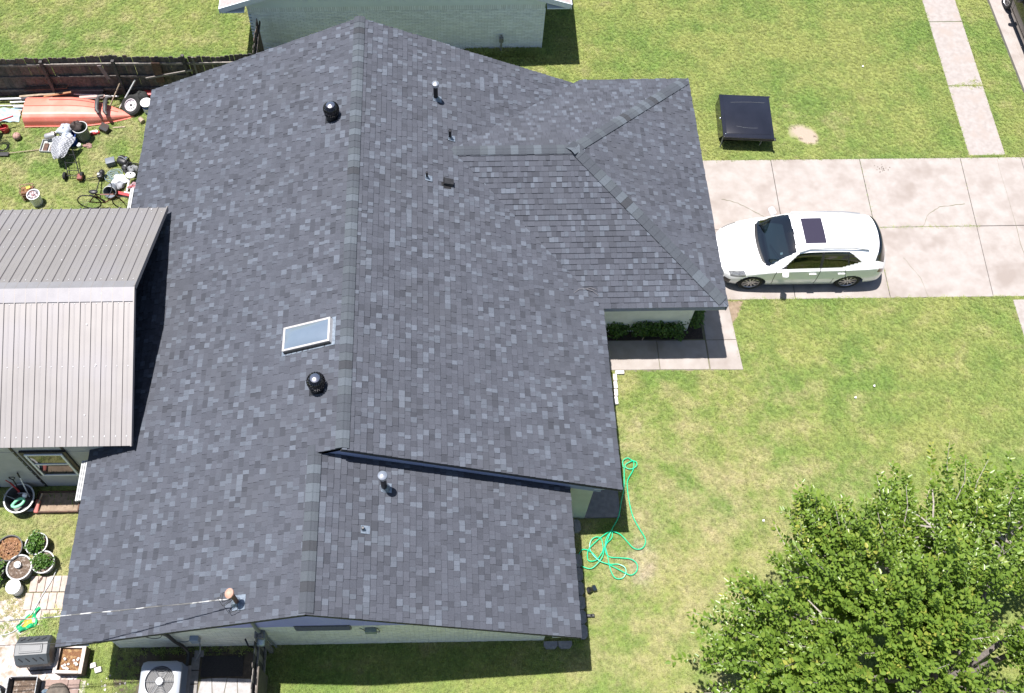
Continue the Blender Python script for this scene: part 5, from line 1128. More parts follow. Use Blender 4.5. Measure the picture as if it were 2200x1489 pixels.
b = MB(); b.tube([(-.25, .05, .27), (-.1, .05, .36), (.05, .05, .27)], .016, 6); b.rbox((.2, -.12, .21), (.3, .05, .02), .008); b.build('handle', M_MGREY, bp_, local=True); b = MB(); b.lathe([(0, .27), (.035, .27), (.04, .34), (0, .36)], 10, (.02, .1, 0)); b.build('buckle', M_CHROME, bp_, local=True)
fn = thing('pedestal_fan', 'white pedestal fan lying against the roof edge', 'fan', (-7.22, 10.66, 0)); b = MB(); b.lathe([(0, .02), (.13, 0), (.15, .02), (.14, .05), (.06, .07), (0, .07)], 24, (0, .02, .34), (R(-20), R(10), 0)); b.build('fan_head', M_WPLAS, fn, smooth=True, local=True); b = MB(); b.tube([(-.02, 0, .33), (-.14, -.38, .03)], .03, 8); b.build('pole', M_WPLAS, fn, local=True); b = MB(); b.lathe([(0, .068), (.035, .07), (.03, .085), (0, .09)], 12, (0, .02, .34), (R(-20), R(10), 0)); b.build('hub', M_DKMETAL, fn, local=True); b = MB(); b.lathe([(0, 0), (.12, 0), (.1, .03), (0, .05)], 16, (-.16, -.42, 0)); b.build('base', M_WPLAS, fn, smooth=True, local=True)
b = MB(); rr = random.Random(5)
for k in range(9): r_ = rr.uniform(.12, .24); cx, cy = rr.uniform(-.08, .08), rr.uniform(-.08, .08); b.tube([(cx+r_*math.cos(t), cy+r_*.8*math.sin(t), .06+.03*math.sin(2*t+k)) for t in [6.2832*i/24 for i in range(24)]], .006, 4, closed=True)
o = b.build('wire_coil', mat('teal_wire', (.20, .34, .40), (.36, .42, .46), scale=20, rough=.5)); o.location = (-7.84, 10.92, 0); tag(o, 'tangled teal wire coil on the grass left of the white fan', 'wire coil')
tb2 = thing('tipped_bucket', 'grey bucket tipped on its side above the bicycle', 'bucket', (-7.78, 10.30, 0), R(20)); Mb = Matrix.Translation((0, 0, .19)) @ Euler((R(55), R(-30), 0)).to_matrix().to_4x4(); b = MB(); b.M = Mb; b.lathe([(0, -.16), (.14, -.16), (.185, .18), (.195, .18), (.195, .2), (.18, .2), (.13, -.13), (0, -.13)], 20); b.build('tub', mat('blue_grey_tub', (.24, .27, .32), (.19, .21, .25), scale=6, rough=.5), tb2, smooth=True, local=True); b = MB(); b.M = Mb; b.lathe([(.186, .185), (.2, .2), (.19, .21)], 20); b.build('rim', M_LGREY, tb2, smooth=True, local=True)
sc_ = thing('red_scooter', 'small red scooter lying against the roof edge below the white fan', 'scooter', (-7.36, 10.18, 0), R(-15)); b = MB(); b.bar((-.3, 0, .09), (.2, 0, .09), .1, .03); b.tube([(.2, 0, .1), (.26, .06, .5)], .018, 6); b.tube([(.16, .0, .5), (.36, .12, .5)], .014, 6); b.build('frame', M_RED, sc_, local=True)
for x in (-.32, .24): b = MB(); b.lathe([(.02, -.02), (.07, -.02), (.08, 0), (.07, .02), (.02, .02)], 14, (x, 0, .085), (R(90), 0, 0)); b.build('wheel', M_RUBBER, sc_, smooth=True, local=True)
lump('cloth_bundle', (-7.60, 10.50, .12), (.17, .13, .12), mat('grey_cloth', (.44, .46, .50), (.3, .31, .34), scale=12, rough=.9), 'pale grey cloth bundle left of the white fan pole', 'cloth', .15, 12)

sb = thing('storage_crate', 'black slatted crate against the roof edge beside the black tool bag', 'crate', (-7.24, 11.02, 0), R(-12)); b = MB()
for k in range(4):
    for sx in (-1, 1): b.box((sx*.19, 0, .05+.08*k), (.012, .34, .05)); b.box((0, sx*.165, .05+.08*k), (.37, .012, .05))
b.b2(-.19, .19, -.165, .165, .005, .02); b.build('basket', M_BLACK, sb, local=True); b = MB(); b.ball((0, 0, .22), (.15, .13, .1), 14, 10, .16, 9); b.build('contents', M_MGREY, sb, smooth=True, local=True)
lump('pink_bag', (-7.12, 10.40, .14), (.16, .14, .14), mat('dusty_pink', (.48, .30, .34), (.36, .22, .25), scale=10, rough=.7, bump=.5, bscale=20), 'dusty pink bag at the roof edge below the white fan', 'bag', .13, 41)
lump('white_sheet', (-7.62, 10.72, .07), (.24, .17, .08), mat('white_sheet_cloth', (.58, .60, .64), (.44, .46, .50), scale=9, rough=.8, bump=.6, bscale=16), 'crumpled white sheet on the grass by the teal wire coil', 'sheet', .2, 52)
b = MB(); b.rbox((0, 0, .11), (.26, .20, .22), .02, (0, 0, .3)); b.rbox((0, 0, .225), (.28, .22, .02), .008, (0, 0, .3)); o = b.build('plastic_box', mat('slate_box', (.16, .18, .21), rough=.5), smooth=True); o.location = (-7.98, 11.36, 0); tag(o, 'slate grey lidded box left of the black tool bag', 'box')
b = MB(); b.bar((-8.15, 12.78, .02), (-7.78, 12.80, .03), .04, .03); one(b, 'timber_offcut', M_TIMBER, 'pale timber offcut on the grass right of the black toolbox', 'offcut')
b = MB(); b.rbox((0, 0, .06), (.34, .12, .1), .03, (0, 0, .5)); o = b.build('black_case', M_BLACK, smooth=True); o.location = (-9.62, 12.56, 0); tag(o, 'small black case behind the plastic bags', 'case')
b = MB(); b.lathe([(0, 0), (.11, 0), (.13, .2), (.135, .2), (.12, .02), (0, .02)], 18); o = b.build('red_pail', M_RED, smooth=True); o.location = (-11.5, 12.72, 0); tag(o, 'small red pail by the wheelbarrow at the left edge', 'pail')
# ---------------------------------------------------------------- near the shed wall
bt_ = bucket('garden_tub', -8.57, .74, .36, .38, mat('dark_tub', (.085, .09, .095), (.07, .07, .075), scale=5, rough=.5), 'large dark tub holding garden tools at the shed wall', 'tub', handle=False, rim=M_LGREY, taper=.8)  # light grey rim paints the sunlit lip onto the dark tub
gs = thing('garden_spade', 'spade with black grip handle standing in the dark tub', 'spade', (-8.60, .92, .04)); b = MB(); b.tube([(0, 0, .1), (0, .12, .85)], .016, 6); b.build('shaft', M_DKMETAL, gs, local=True); b = MB(); b.tube([(0, .12, .83), (-.07, .135, .93), (-.06, .14, .98), (.06, .14, .98), (.07, .135, .93), (0, .12, .83)], .014, 6); b.build('grip', M_BLACK, gs, local=True); b = MB(); b.rbox((0, 0, .1), (.18, .02, .24), .01); b.build('blade', M_GALV, gs, local=True)
rk = thing('garden_rake', 'white shafted rake with black grip leaning on the shed wall in the tub', 'rake', (-8.42, .86, .04)); b = MB(); b.tube([(0, 0, .05), (.02, .2, .95)], .015, 6); b.build('shaft', M_WPLAS, rk, local=True); b = MB(); b.tube([(.02, .2, .94), (.025, .24, 1.16)], .02, 6); b.build('grip', M_BLACK, rk, local=True); b = MB(); b.rbox((0, 0, .05), (.22, .03, .04), .01); b.build('head', M_DKMETAL, rk, local=True)
b = MB(); b.tube([(-8.70, .95, .2), (-8.58, .9, .42), (-8.72, 1.02, .72)], .022, 6); b.tube([(-8.72, 1.02, .70), (-8.80, 1.05, .84)], .014, 6); one(b, 'red_shears', M_RED, 'red handled shears sticking out of the dark tub', 'shears')
b = MB(); b.tube(catmull([(-8.72, .55, .36), (-8.62, .66, .40), (-8.50, .72, .42), (-8.42, .68, .40), (-8.48, .58, .38), (-8.62, .52, .36), (-8.72, .55, .36)]), .035, 8); one(b, 'green_sprayer', mat('mint_plastic', (.20, .62, .36), (.28, .66, .44), scale=7, rough=.4), 'mint green hand sprayer lying in the dark tub', 'sprayer', smooth=True)
b = MB(); b.ball((-8.42, .80, .42), .065, 12, 8); one(b, 'white_ball', M_WPLAS, 'small white ball on the rim of the dark tub', 'ball', smooth=True)
b = MB(); b.tube([(-8.95, .82, .44), (-8.62, .70, .38)], .013, 6); one(b, 'grey_rod', M_MGREY, 'thin grey rod across the rim of the dark tub', 'rod')
pk = thing('pickaxe', 'red pickaxe with pale blade beside the dark tub', 'pickaxe', (-8.16, .60, 0), R(-20)); b = MB(); b.rbox((0, 0, .16), (.12, .34, .09), .03, (R(15), 0, R(15))); b.build('head', mat('faded_red', (.50, .15, .13), (.40, .12, .10), scale=8, rough=.6), pk, local=True); b = MB(); b.rbox((-.15, -.14, .13), (.22, .08, .03), .01, (0, 0, R(20))); b.build('blade', M_LGREY, pk, local=True); b = MB(); b.tube([(0, 0, .18), (.04, .3, .34)], .02, 6); b.build('handle', M_TIMBER, pk, local=True)
gb = thing('garden_bed', 'low brown rectangular garden bed with soil along the shed wall', 'garden bed', (-7.66, .72, 0)); b = MB()
b.rbox((0, -.26, .07), (1.10, .035, .15), .008, seg=1); b.rbox((0, .26, .07), (1.10, .035, .15), .008, seg=1)
for sx in (-1, 1): b.rbox((sx*.535, 0, .0702), (.035, .48, .15), .008, seg=1)
b.build('frame', M_WOOD2, gb, local=True); b = MB(); b.b2(-.51, .51, -.24, .24, .0, .10); b.build('soil', mat('bed_soil', (.34, .26, .19), (.24, .18, .13), scale=16, rough=1, bump=.6), gb, local=True)
b = MB()
for k in range(26):
    x, y = rnd.uniform(-.45, .5), rnd.uniform(-.1, .3); a = rnd.uniform(0, 6.28); b.tone = (rnd.random(),)*3; b.add([(x, y, .1), (x+.02, y, .1), (x+.12*math.cos(a), y+.12*math.sin(a), .3)], [(0, 1, 2)])
b.build('seedling', M_POTLEAF, gb, kind='stuff', local=True)

# ---------------------------------------------------------------- pots in the lower left corner
M_TUBW = mat('chalky_tub', (.40, .40, .40), (.32, .32, .31), scale=7, rough=.7); M_TUBD = mat('charcoal_tub', (.06, .06, .062), (.045, .045, .047), scale=7, rough=.6)
def plant_pot(x, y, r_, h, m, lb, n, spread, seed, rim=None, size=.06):
    t = bucket('plant_pot', x, y, r_, h, m, lb, 'plant pot', handle=False, fill=M_DRIED, fillz=.88, rim=rim, taper=.82)
    if n: b = MB(); leaf_cloud(b, blob_pts((0, 0, h+.05), (r_*spread, r_*spread, .16), n, seed, .2), size, seed+1); b.build('foliage', M_POTLEAF, t, kind='stuff', local=True)
    return t
plant_pot(-7.93, -.40, .26, .34, M_TUBD, 'dark pot with bushy feathery herb, farthest of the pot cluster', 900, 1.0, 71, M_LGREY, .07)
plant_pot(-7.70, -.84, .26, .30, M_TUBW, 'pale grey pot with low bright green herb', 900, .86, 73, M_LGREY)
pc = plant_pot(-8.24, -.97, .29, .34, M_TUBW, 'pale round tub of bare soil with a white jug on it', 0, 0, 75, M_LGREY)
b = MB(); b.lathe([(0, 0), (.07, 0), (.085, .05), (.08, .10), (.06, .11), (.06, .15), (0, .155)], 16); o = b.build('white_jug', M_WPLAS, smooth=True); o.location = (-8.27, -.92, .30); tag(o, 'small white jug standing on soil in the round tub', 'jug')
pd = bucket('plant_pot', -8.57, -.50, .31, .36, M_TUBD, 'dark pot filled with dry brown leaves', 'plant pot', handle=False, fill=M_BROWN, fillz=.8, taper=.84)
b = MB(); rr = np.random.default_rng(3); leaf_cloud(b, blob_pts((0, 0, .30), (.22, .2, .06), 160, 5, .1), .08, 9); b.build('dry_leaf', mat('dry_leaf', (.42, .24, .14), (.26, .13, .07), scale=25, rough=.9), pd, kind='stuff', local=True)
plant_pot(-8.86, -1.02, .26, .32, M_TUBD, 'leafy dark pot at the left edge beside the round tub', 700, 1.1, 81, None, .08)
bucket('white_bucket', -8.29, -1.43, .165, .34, M_WPLAS, 'white lidded bucket standing on the ground below the round tub', lid=M_WPLAS, handle=False)
M_PVR = mat('tan_paver', (.50, .42, .37), (.40, .33, .285), scale=9, rough=.95, bump=.3, c3=(.58, .52, .48), scale3=2)
rows = [(-1.30, .38, -7.92, 5, .175), (-1.71, .40, -7.98, 5, .18), (-2.10, .36, -7.70, 4, .18)]
for ri, (y, l, x0, n, w_) in enumerate(rows):
    for k in range(n): paver(x0+k*(w_+.012), y, w_, l, M_PVR, ['tan paver in the row beside the white bucket, %s from the left', 'tan paver in the middle row right of the white bucket, %s from the left', 'chalk stained paver in the row nearest the plastic sack, %s from the left'][ri] % ORD[k], 'tan pavers by the pots', rnd.uniform(-.015, .015))
NOGRASS.append(rect(-8.0, -7.0, -2.3, -1.1))
for i, (x, y, w_, l) in enumerate(((-6.95, -3.60, .52, .2), (-6.62, -3.82, .40, .2), (-6.55, -3.60, .26, .2))): paver(x, y, w_, l, mat('red_brown_paver', (.33, .24, .21), (.25, .18, .155), scale=9, rough=.95), ['long reddish brown paver below the leaf filled box', 'reddish brown paver right of the flat rock', 'short reddish brown paver below the right corner of the leaf filled box'][i], None)
b = MB(); b.rbox((0, 0, .015), (.05, .14, .012), .004); b.tube([(0, .07, .02), (0, .16, .03)], .01, 5); o = b.build('hand_trowel', M_WOOD2); o.location = (-7.78, -1.22, .05); o.rotation_euler = (0, 0, R(-30)); tag(o, 'small dark trowel lying on the tan pavers', 'trowel')
b = MB(); b.tube(catmull([(-7.42, -.95, .06), (-7.50, -1.25, .07), (-7.66, -1.60, .07), (-7.80, -1.95, .07), (-8.02, -2.25, .04), (-8.3, -2.45, .03), (-8.9, -2.52, .03)]), .011, 6); one(b, 'pale_rope', M_LGREY, 'thin pale rope trailing over the pavers to the plastic bag', 'rope', smooth=True)
def bagf(u, v):
    x = -8.10+.42*u+.04*math.sin(v*9); y = -2.45+.48*v*(.55+.45*u)+.16*u; return (x, y, .03+.06*abs(math.sin(7*u+2*v))+.03*math.sin(11*v))
b = MB(); b.grid(bagf, 16, 14)
for i, f_ in enumerate(b.f): b.m[i] = 0 if (3 < (i // 14) < 12 and 3 < (i % 14) < 11) else 1
one(b, 'plastic_sack', [mat('yellow_sack', (.62, .54, .10), (.60, .34, .06), scale=8, rough=.4), mat('green_sack', (.01, .42, .16), (.02, .34, .14), scale=8, rough=.4)], 'crumpled green and yellow plastic sack on the dusty ground', 'sack', smooth=True)
# compost tumbler
ct = thing('compost_tumbler', 'dark grey compost tumbler on metal legs at the house corner', 'composter', (-7.36, -2.98, 0), R(3)); M_TUM = mat('tumbler_grey', (.075, .085, .095), (.06, .068, .078), scale=4, rough=.42)
b = MB(); no = 8; ring = []
for x, k in ((-.40, .82), (-.36, 1.), (.36, 1.), (.40, .82)): ring += [(x, .34*k*math.cos(2*math.pi*(i+.5)/no), .62+.34*k*math.sin(2*math.pi*(i+.5)/no)) for i in range(no)]
fs_ = [tuple(range(no)), tuple(range(3*no, 4*no))]+[(r_*no+i, r_*no+(i+1) % no, (r_+1)*no+(i+1) % no, (r_+1)*no+i) for r_ in range(3) for i in range(no)]
b.add(ring, fs_); b.build('drum', M_TUM, ct, local=True)
b = MB()
for sgn in (1, -1):
    an = math.pi/2+sgn*math.pi/4*1.0; 
    for k in range(4):
        c = Vector((-.24+.16*k, .318*math.cos(an)*1.0, .62+.318*math.sin(an))); n_ = Vector((0, math.cos(an), math.sin(an))); t_ = Vector((.5, n_.z*-.5*sgn, n_.y*.5*sgn)).normalized(); b.bar(c-t_*.06, c+t_*.06, .022, .012, up=n_)
b.build('vent_slot', M_BLACK, ct, local=True)
b = MB(); b.rbox((0, .0, .945), (.52, .20, .022), .008); b.rbox((0, 0, .957), (.44, .13, .012), .004); b.build('hatch', M_TUM, ct, local=True)
b = MB()
for x in (-.30, .44): b.tube([(x, -.30, .02), (x-.06, 0, .62), (x, .30, .02)], .014, 6)
b.tube([(-.30, -.30, .02), (.44, -.30, .02)], .014, 6); b.tube([(-.30, .30, .02), (.44, .30, .02)], .014, 6); b.build('leg', M_DKMETAL, ct, smooth=True, local=True)
# planter box
pl = thing('planter_box', 'square brown box with white rim full of leaves and pale stones', 'planter', (-6.62, -3.12, 0), R(-2)); b = MB()
for sx in (-1, 1): b.rbox((sx*.30, 0, .20), (.05, .60, .40), .01); b.rbox((0, sx*.275, .2002), (.55, .05, .40), .01)
b.build('box', mat('brown_box', (.15, .10, .085), (.11, .075, .06), scale=6, rough=.7), pl, local=True); b = MB()
for sx in (-1, 1): b.rbox((sx*.295, 0, .41), (.09, .63, .03), .012); b.rbox((0, sx*.28, .4102), (.5, .07, .03), .012)
b.build('rim', mat('cream_rim', (.62, .55, .52), (.48, .38, .32), scale=4, rough=.6), pl, local=True); b = MB(); b.b2(-.27, .27, -.25, .25, .02, .30); b.build('leaves', M_BROWN, pl, local=True)
b = MB()
for k in range(16): x, y = rnd.uniform(-.18, .2), rnd.uniform(-.2, .05); b.ball((x, y, .31+rnd.uniform(0, .03)), (.035, .03, .03), 7, 5, .1, k)
b.build('stone', M_STONEW, pl, kind='stuff', local=True)
for x, y, s_, lb in ((-6.17, -3.20, .11, 'pale broken brick on the grass, upper of the pair'), (-6.03, -3.30, .12, 'pale broken brick on the grass, lower of the pair')):
    b = MB(); b.rbox((0, 0, s_*.4), (s_*1.3, s_, s_*.8), .015, (R(6), R(-5), R(15))); o = b.build('broken_brick', M_STONEW); o.location = (x, y, 0); tag(o, lb, 'brick', 'broken bricks')
# bottom edge tubs and rock
ub = thing('storage_tub', 'black square tub of soil cut off by the bottom edge', 'tub', (-7.62, -3.85, 0)); b = MB()
for sx in (-1, 1): b.rbox((sx*.31, 0, .2), (.03, .70, .40), .01, (0, R(5*sx), 0)); b.rbox((0, sx*.35, .2002), (.60, .03, .40), .01, (R(-5*sx), 0, 0))
b.build('tub', M_TUBD, ub, local=True); b = MB(); b.tube([(-.33, -.37, .40), (.33, -.37, .40), (.33, .37, .40), (-.33, .37, .40)], .014, 6, closed=True); b.build('rim', M_LGREY, ub, local=True); b = MB(); b.b2(-.27, .27, -.32, .32, .02, .16); b.build('soil', M_DRIED, ub, local=True)
bucket('plant_pot', -8.45, -3.92, .36, .34, M_TUBD, 'large dark round tub of soil in the bottom left corner', 'plant pot', handle=False, fill=M_DRIED, fillz=.8, rim=M_MGREY)
bucket('small_pot', -7.15, -3.80, .085, .14, mat('slate_blue_pot', (.20, .26, .32), rough=.4), 'small slate blue pot between black tub and flat rock', 'pot', handle=False, fill=mat('blue_water', (.16, .22, .28), rough=.2), fillz=.9)
lump('flat_rock', (-6.88, -3.80, .10), (.27, .22, .12), mat('brown_rock', (.17, .145, .12), (.11, .095, .08), scale=9, rough=.95, bump=.5, bscale=24), 'rounded brown rock at the bottom edge', 'rock', .05, 31)
b = MB(); 
for k in range(40): b.ball((rnd.uniform(-7.3, -5.3), rnd.uniform(-4.0, -3.3), .015), (rnd.uniform(.012, .035),)*3, 6, 4, .15, k)
o = b.build('pebbles', M_STONEW, kind='stuff'); o['label'] = 'pale pebbles scattered on the ground at the bottom left'; o['category'] = 'pebbles'
for x, y, lb in ((13.69, 3.55, 'white scrap on the front lawn between walk and tree, right one'), (13.11, 3.22, 'white scrap on the front lawn between walk and tree, left one'), (15.9, 14.86, 'white scrap on the lawn above the driveway'), (10.07, -0.07, 'pale scrap on the lawn near the upper tree branch')):
    b = MB(); b.grid(lambda u, v: (.055*u, .05*v, .06+.02*math.sin(5*u+3*v)), 4, 4); o = b.build('paper_scrap', M_WPLAS); o.location = (x, y, 0); tag(o, lb, 'litter', 'litter on the lawn')
b = MB(); rq = random.Random(8)
for k in range(20): b.box((15.6+rq.gauss(0, .12), 10.76+rq.gauss(0, .07), .034), (rq.uniform(.015, .04), rq.uniform(.012, .02), .004), (rq.uniform(-.3, .3), rq.uniform(-.3, .3), rq.uniform(0, 3)))
o = b.build('dead_leaves', M_DRIED, kind='stuff'); o['label'] = 'small scatter of dry brown leaves on the driveway slab'; o['category'] = 'leaves'
# ---------------------------------------------------------------- tree at the bottom right
TB = Vector((12.7, -4.3, 0)); tree = thing('broadleaf_tree', 'leafy green tree filling the bottom right corner over the lawn', 'tree', TB)
M_BARK = mat('bark', (.24, .21, .19), (.15, .13, .12), scale=14, rough=.9, bump=.5); M_TWIG = mat('pale_twig', (.46, .42, .38), (.34, .30, .26), scale=9, rough=.8)
b = MB(); b.tube(catmull([(0, 0, -.2), (.03, .02, .6), (-.02, .05, 1.3), (.02, .03, 1.9)], 4), [.20]*4+[.17]*4+[.15]*4+[.14], 10); b.build('trunk', M_BARK, tree, smooth=True, local=True)
rr = np.random.default_rng(21); CC = np.array([-.2, .6, 3.1]); CR = np.array([5.5, 4.9, 2.4])
def lobes(d):
    ang = np.arctan2(d[..., 1], d[..., 0]); cut = 1-.22*np.exp(-((ang-2.25)/.45)**2)
    return cut*(1+.10*np.sin(d[..., 0]*5.1+1.)*np.cos(d[..., 1]*4.3+.4)+.09*np.sin(d[..., 0]*9.3-d[..., 1]*7.7+2.)+.05*np.sin(d[..., 2]*8+d[..., 0]*3))
limb_tips = []
for k in range(13):
    a = k*2*math.pi/13+rr.uniform(-.15, .15); e = rr.uniform(.25, .9); d = np.array([math.cos(a)*math.cos(e), math.sin(a)*math.cos(e), math.sin(e)]); tip = CC+CR*d*.5*lobes(d)
    base = np.array([.02, .03, rr.uniform(1.3, 1.85)]); m1 = base*.55+tip*.45+np.array([0, 0, .35]); P = catmull([base, m1, tip], 6); n = len(P)
    b = MB(); b.tube(P, [.075*(1-i/n)+.014 for i in range(n)], 7); b.build('limb', M_BARK, tree, smooth=True, local=True); limb_tips.append((P, tip))
clus = rr.normal(size=(85, 3)); clus[:, 2] = clus[:, 2]*.7+.45; clus /= np.linalg.norm(clus, axis=1)[:, None]; cq = rr.uniform(.45, 1.06, 85); clus[0] = (-.60, .68, .42); cq[0] = 1.08; clus[1] = (-.93, .25, .28); cq[1] = 1.08; clus[2] = (-.99, -.02, .1); cq[2] = 1.04
NS = 3300; tw = MB(); LP = []; LD = []; LT = []
allp = np.array([p for P, _ in limb_tips for p in P[4:]])
for s in range(NS):
    kc = s % 85; d = clus[kc]+rr.normal(size=3)*(.10 if kc > 2 else .045); d /= np.linalg.norm(d); q = min(1.2, cq[kc]*rr.uniform(.72, 1.06))
    root = CC+CR*d*q*.80*lobes(d); j = np.argmin(((allp-root)**2).sum(1)); src = allp[j]
    out = d*np.array([1, 1, .7])+np.array([0, 0, .75])+rr.normal(size=3)*.25; out /= np.linalg.norm(out); L = rr.uniform(.45, 1.0)*(1.25 if s % 9 == 0 else 1)
    tip = root+out*L; side = rr.normal(size=3)*.06
    P = [root, root*.5+tip*.5+side, tip]
    if s % 8 == 0: tw.tube([Vector(p) for p in P], [.013, .009, .004], 4, cap=False)
    if s % 11 == 0: tw.tube([Vector(src), Vector(src*.5+root*.5+np.array([0, 0, .1])), Vector(root)], [.02, .017, .013], 4, cap=False)
    nl = 24
    for i in range(nl):
        t = .05+.95*(i+rr.uniform(0, .9))/nl; p = P[0]*(1-t)**2+2*P[1]*t*(1-t)+P[2]*t*t
        ph = i*2.4+rr.uniform(-.5, .5); x = np.cross(out, [0, 0, 1.]); x /= np.linalg.norm(x)+1e-6; y = np.cross(x, out); ld = x*math.cos(ph)+y*math.sin(ph)*.7+out*.55+np.array([0, 0, .12]); LP.append(p); LD.append(ld/np.linalg.norm(ld)); LT.append(np.clip(.14+.34*rr.random()+(.24*t**3)+(.55 if s % 11 == 0 else 0)*rr.random(), 0, 1))
tw.build('twigs', M_TWIG, tree, kind='stuff', local=True)
LP = np.array(LP); LD = np.array(LD); n = len(LP); nz_ = rr.normal(size=(n, 3))*.45; nz_[:, 2] += 1.; S = np.cross(LD, nz_); S /= np.linalg.norm(S, axis=1)[:, None]; U = np.cross(S, LD); Ls = (.108*rr.uniform(.6, 1.35, n))[:, None]
LP = LP+LD*.02
V = np.stack([LP, LP+LD*Ls*.30+S*Ls*.30+U*Ls*.06, LP+LD*Ls*.70+S*Ls*.22+U*Ls*.04, LP+LD*Ls-U*Ls*.10, LP+LD*Ls*.70-S*Ls*.22+U*Ls*.04, LP+LD*Ls*.30-S*Ls*.30+U*Ls*.06], 1).reshape(-1, 3)
me = bpy.data.meshes.new('crown'); me.vertices.add(len(V)); me.vertices.foreach_set('co', V.ravel().astype(np.float32))
idx = (np.arange(n)[:, None]*6+np.array([0, 1, 2, 3, 0, 3, 4, 5])[None]).ravel(); me.loops.add(len(idx)); me.loops.foreach_set('vertex_index', idx.astype(np.int32)); me.polygons.add(2*n); me.polygons.foreach_set('loop_start', np.arange(2*n, dtype=np.int32)*4); me.polygons.foreach_set('loop_total', np.full(2*n, 4, dtype=np.int32))
at = me.attributes.new('tone', 'FLOAT', 'FACE'); at.data.foreach_set('value', np.repeat(LT, 2).astype(np.float32)); me.update(calc_edges=True); me.materials.append(M_LEAF)
cro = bpy.data.objects.new('crown', me); COL.objects.link(cro); cro.parent = tree; cro['kind'] = 'stuff'

# ---------------------------------------------------------------- grass
def inside(px_, py_, poly):
    r = np.zeros(len(px_), bool); n = len(poly)
    for i in range(n):
        x0, y0 = poly[i]; x1, y1 = poly[(i+1) % n]
        if y0 == y1: continue
        c = ((y0 > py_) != (y1 > py_)) & (px_ < (x1-x0)*(py_-y0)/(y1-y0)+x0); r ^= c
    return r
rg_ = np.random.default_rng(5); X0, X1, Y0, Y1 = -14., 21.5, -7., 21.5; N = int((X1-X0)*(Y1-Y0)*440)
gx = rg_.uniform(X0, X1, N); gy = rg_.uniform(Y0, Y1, N); keep = np.ones(N, bool)
for poly in NOGRASS: keep &= ~inside(gx, gy, poly)
# thin the bare spots
def sp_(x, y, r): return np.exp(-((gx-x)**2+(gy-y)**2)/r**2)
bare = 1.3*sp_(13.38, 12.30, .30)+1.2*sp_(13.66, 11.98, .22)+.8*sp_(13.1, 12.15, .2)+.7*sp_(13.75, 12.35, .2)+.3*sp_(6.95, -1., .7)+.4*sp_(7.2, 2.6, .5)+.5*sp_(-8., -1., 1.3)+.35*sp_(-10, 10.5, 1.2)
keep &= rg_.random(N) > bare
gx, gy = gx[keep], gy[keep]; gs = rg_.uniform(.5, 1.0, len(gx))
extra = []
def line(x0, y0, x1, y1, n, w, s): 
    for _ in range(n): t = rg_.random(); extra.append((x0+(x1-x0)*t+rg_.normal()*w, y0+(y1-y0)*t+rg_.normal()*w, s*rg_.uniform(.5, 1.2)))
line(14.9, 8.66, 18.0, 8.66, 260, .03, .7); line(14.95, 8.7, 15.05, 11.1, 120, .025, .6); line(14.82, 6.4, 14.86, 7.5, 70, .03, .6); line(18.0, 8.9, 18.14, 11.1, 60, .02, .5); line(18.5, 11.22, 19.6, 11.24, 90, .03, .8); line(18.6, 14.03, 19.6, 14.05, 110, .05, .9); line(19.35, 14.3, 19.6, 14.05, 60, .08, .9)
line(3.1, 15.7, 5.4, 15.72, 420, .08, 2.2); line(5.4, 15.72, 6.0, 15.1, 60, .2, 1.5); line(-7.6, -2.35, -6.6, -2.2, 300, .12, 2.4); line(-7.2, -2.5, -6.4, -2.75, 160, .12, 2.2); line(-8.1, 1.0, -7.0, 1.03, 160, .06, 2.2); line(-5.5, -2.9, -2.4, -2.88, 120, .05, 1.2); line(10.2, 6.28, 18.5, 6.25, 200, .02, .8); line(-12, 14.0, -4, 14.0, 260, .04, 1.6)
for (x0, y0, x1, y1) in ((10.7, 6.29, 22, 6.25), (10.2, 11.22, 21, 11.16), (18.42, 11.3, 18.77, 22.2), (19.58, 11.3, 19.93, 22.2), (10.27, 4.2, 10.2, 5.5), (6.2, 4.13, 10.25, 4.11), (18.2, 6.1, 17.8, -5), (20.86, 11.3, 20.86, 20)):
    L0 = math.hypot(x1-x0, y1-y0); line(x0, y0, x1, y1, int(L0*26), .028, .85)
if extra:
    E_ = np.array(extra); gx = np.concatenate([gx, E_[:, 0]]); gy = np.concatenate([gy, E_[:, 1]]); gs = np.concatenate([gs, E_[:, 2]])
npt = len(gx); tv = []; tf = []
rt = random.Random(9)
for k in range(10):
    a = rt.uniform(0, 6.283); r0 = rt.uniform(0, .035); bx, by = r0*math.cos(a*3), r0*math.sin(a*3); l = rt.uniform(.045, .085); h = rt.uniform(.018, .042); w_ = .0075; dx, dy = math.cos(a), math.sin(a); o = len(tv)
    tv += [(bx-dy*w_, by+dx*w_, -.004), (bx+dy*w_, by-dx*w_, -.004), (bx+dx*l*.5+dy*w_*.8, by+dy*l*.5-dx*w_*.8, h*.75), (bx+dx*l*.5-dy*w_*.8, by+dy*l*.5+dx*w_*.8, h*.75), (bx+dx*l, by+dy*l, h)]
    tf += [(o, o+1, o+2, o+3), (o+3, o+2, o+4)]
nt_ = len(tv); co = np.zeros((nt_+npt, 3), np.float32); co[:nt_] = np.array(tv); co[nt_:, 0] = gx; co[nt_:, 1] = gy
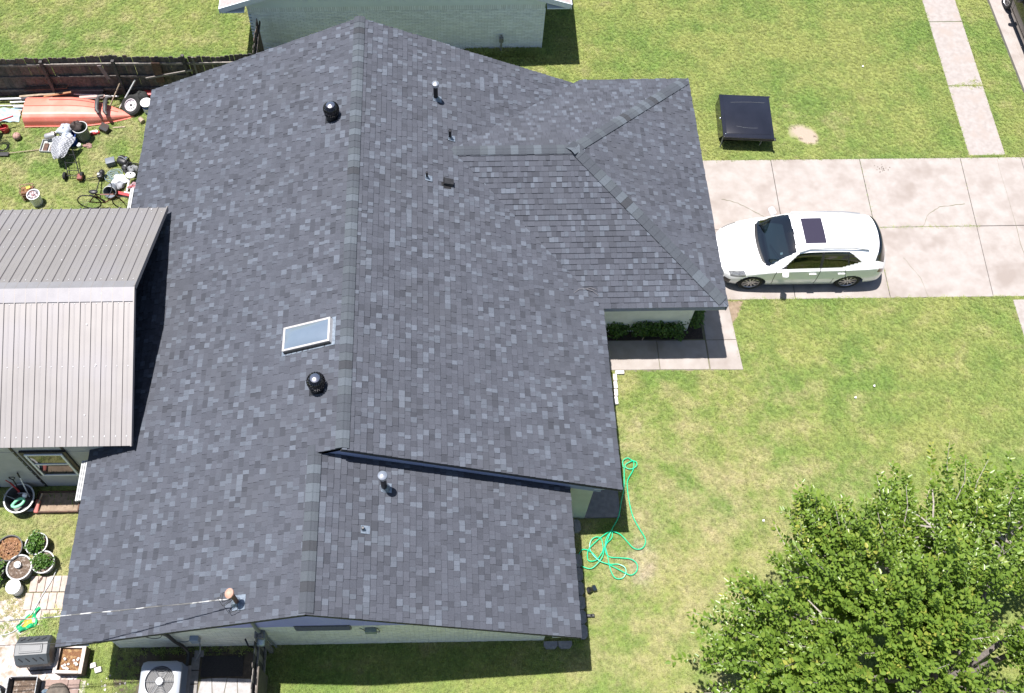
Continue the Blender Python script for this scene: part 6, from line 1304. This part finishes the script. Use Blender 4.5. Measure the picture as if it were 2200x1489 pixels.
me = bpy.data.meshes.new('grass'); me.from_pydata(co.tolist(), [], tf); me.materials.append(M_BLADE)
at = me.attributes.new('is_tuft', 'BOOLEAN', 'POINT'); flag = np.zeros(nt_+npt, bool); flag[:nt_] = True; at.data.foreach_set('value', flag)
at = me.attributes.new('size', 'FLOAT', 'POINT'); sz = np.ones(nt_+npt, np.float32); sz[nt_:] = gs; at.data.foreach_set('value', sz)
rot = np.zeros((nt_+npt, 3), np.float32); rot[nt_:, 2] = rg_.uniform(0, 6.283, npt); rot[nt_:, 0] = rg_.normal(size=npt)*.18; at = me.attributes.new('turn', 'FLOAT_VECTOR', 'POINT'); at.data.foreach_set('vector', rot.ravel())
go = bpy.data.objects.new('grass', me); COL.objects.link(go); go['kind'] = 'stuff'; go['label'] = 'patchy green and straw coloured lawn grass'; go['category'] = 'grass'
ng = bpy.data.node_groups.new('grass_scatter', 'GeometryNodeTree'); ng.interface.new_socket('Geometry', in_out='INPUT', socket_type='NodeSocketGeometry'); ng.interface.new_socket('Geometry', in_out='OUTPUT', socket_type='NodeSocketGeometry')
N_ = ng.nodes; L_ = ng.links; gi = N_.new('NodeGroupInput'); gout = N_.new('NodeGroupOutput'); sep = N_.new('GeometryNodeSeparateGeometry'); sep.domain = 'POINT'; iop = N_.new('GeometryNodeInstanceOnPoints')
def na(nm, ty):
    a = N_.new('GeometryNodeInputNamedAttribute'); a.data_type = ty; a.inputs[0].default_value = nm; return a.outputs[0]
L_.new(gi.outputs[0], sep.inputs[0]); L_.new(na('is_tuft', 'BOOLEAN'), sep.inputs[1]); L_.new(sep.outputs[1], iop.inputs['Points']); L_.new(sep.outputs[0], iop.inputs['Instance'])
e2r = N_.new('FunctionNodeEulerToRotation'); L_.new(na('turn', 'FLOAT_VECTOR'), e2r.inputs[0]); L_.new(e2r.outputs[0], iop.inputs['Rotation']); L_.new(na('size', 'FLOAT'), iop.inputs['Scale']); L_.new(iop.outputs[0], gout.inputs[0])
md = go.modifiers.new('scatter', 'NODES'); md.node_group = ng
print('tabs', len(tabs), 'grass', npt, 'leaves', n)
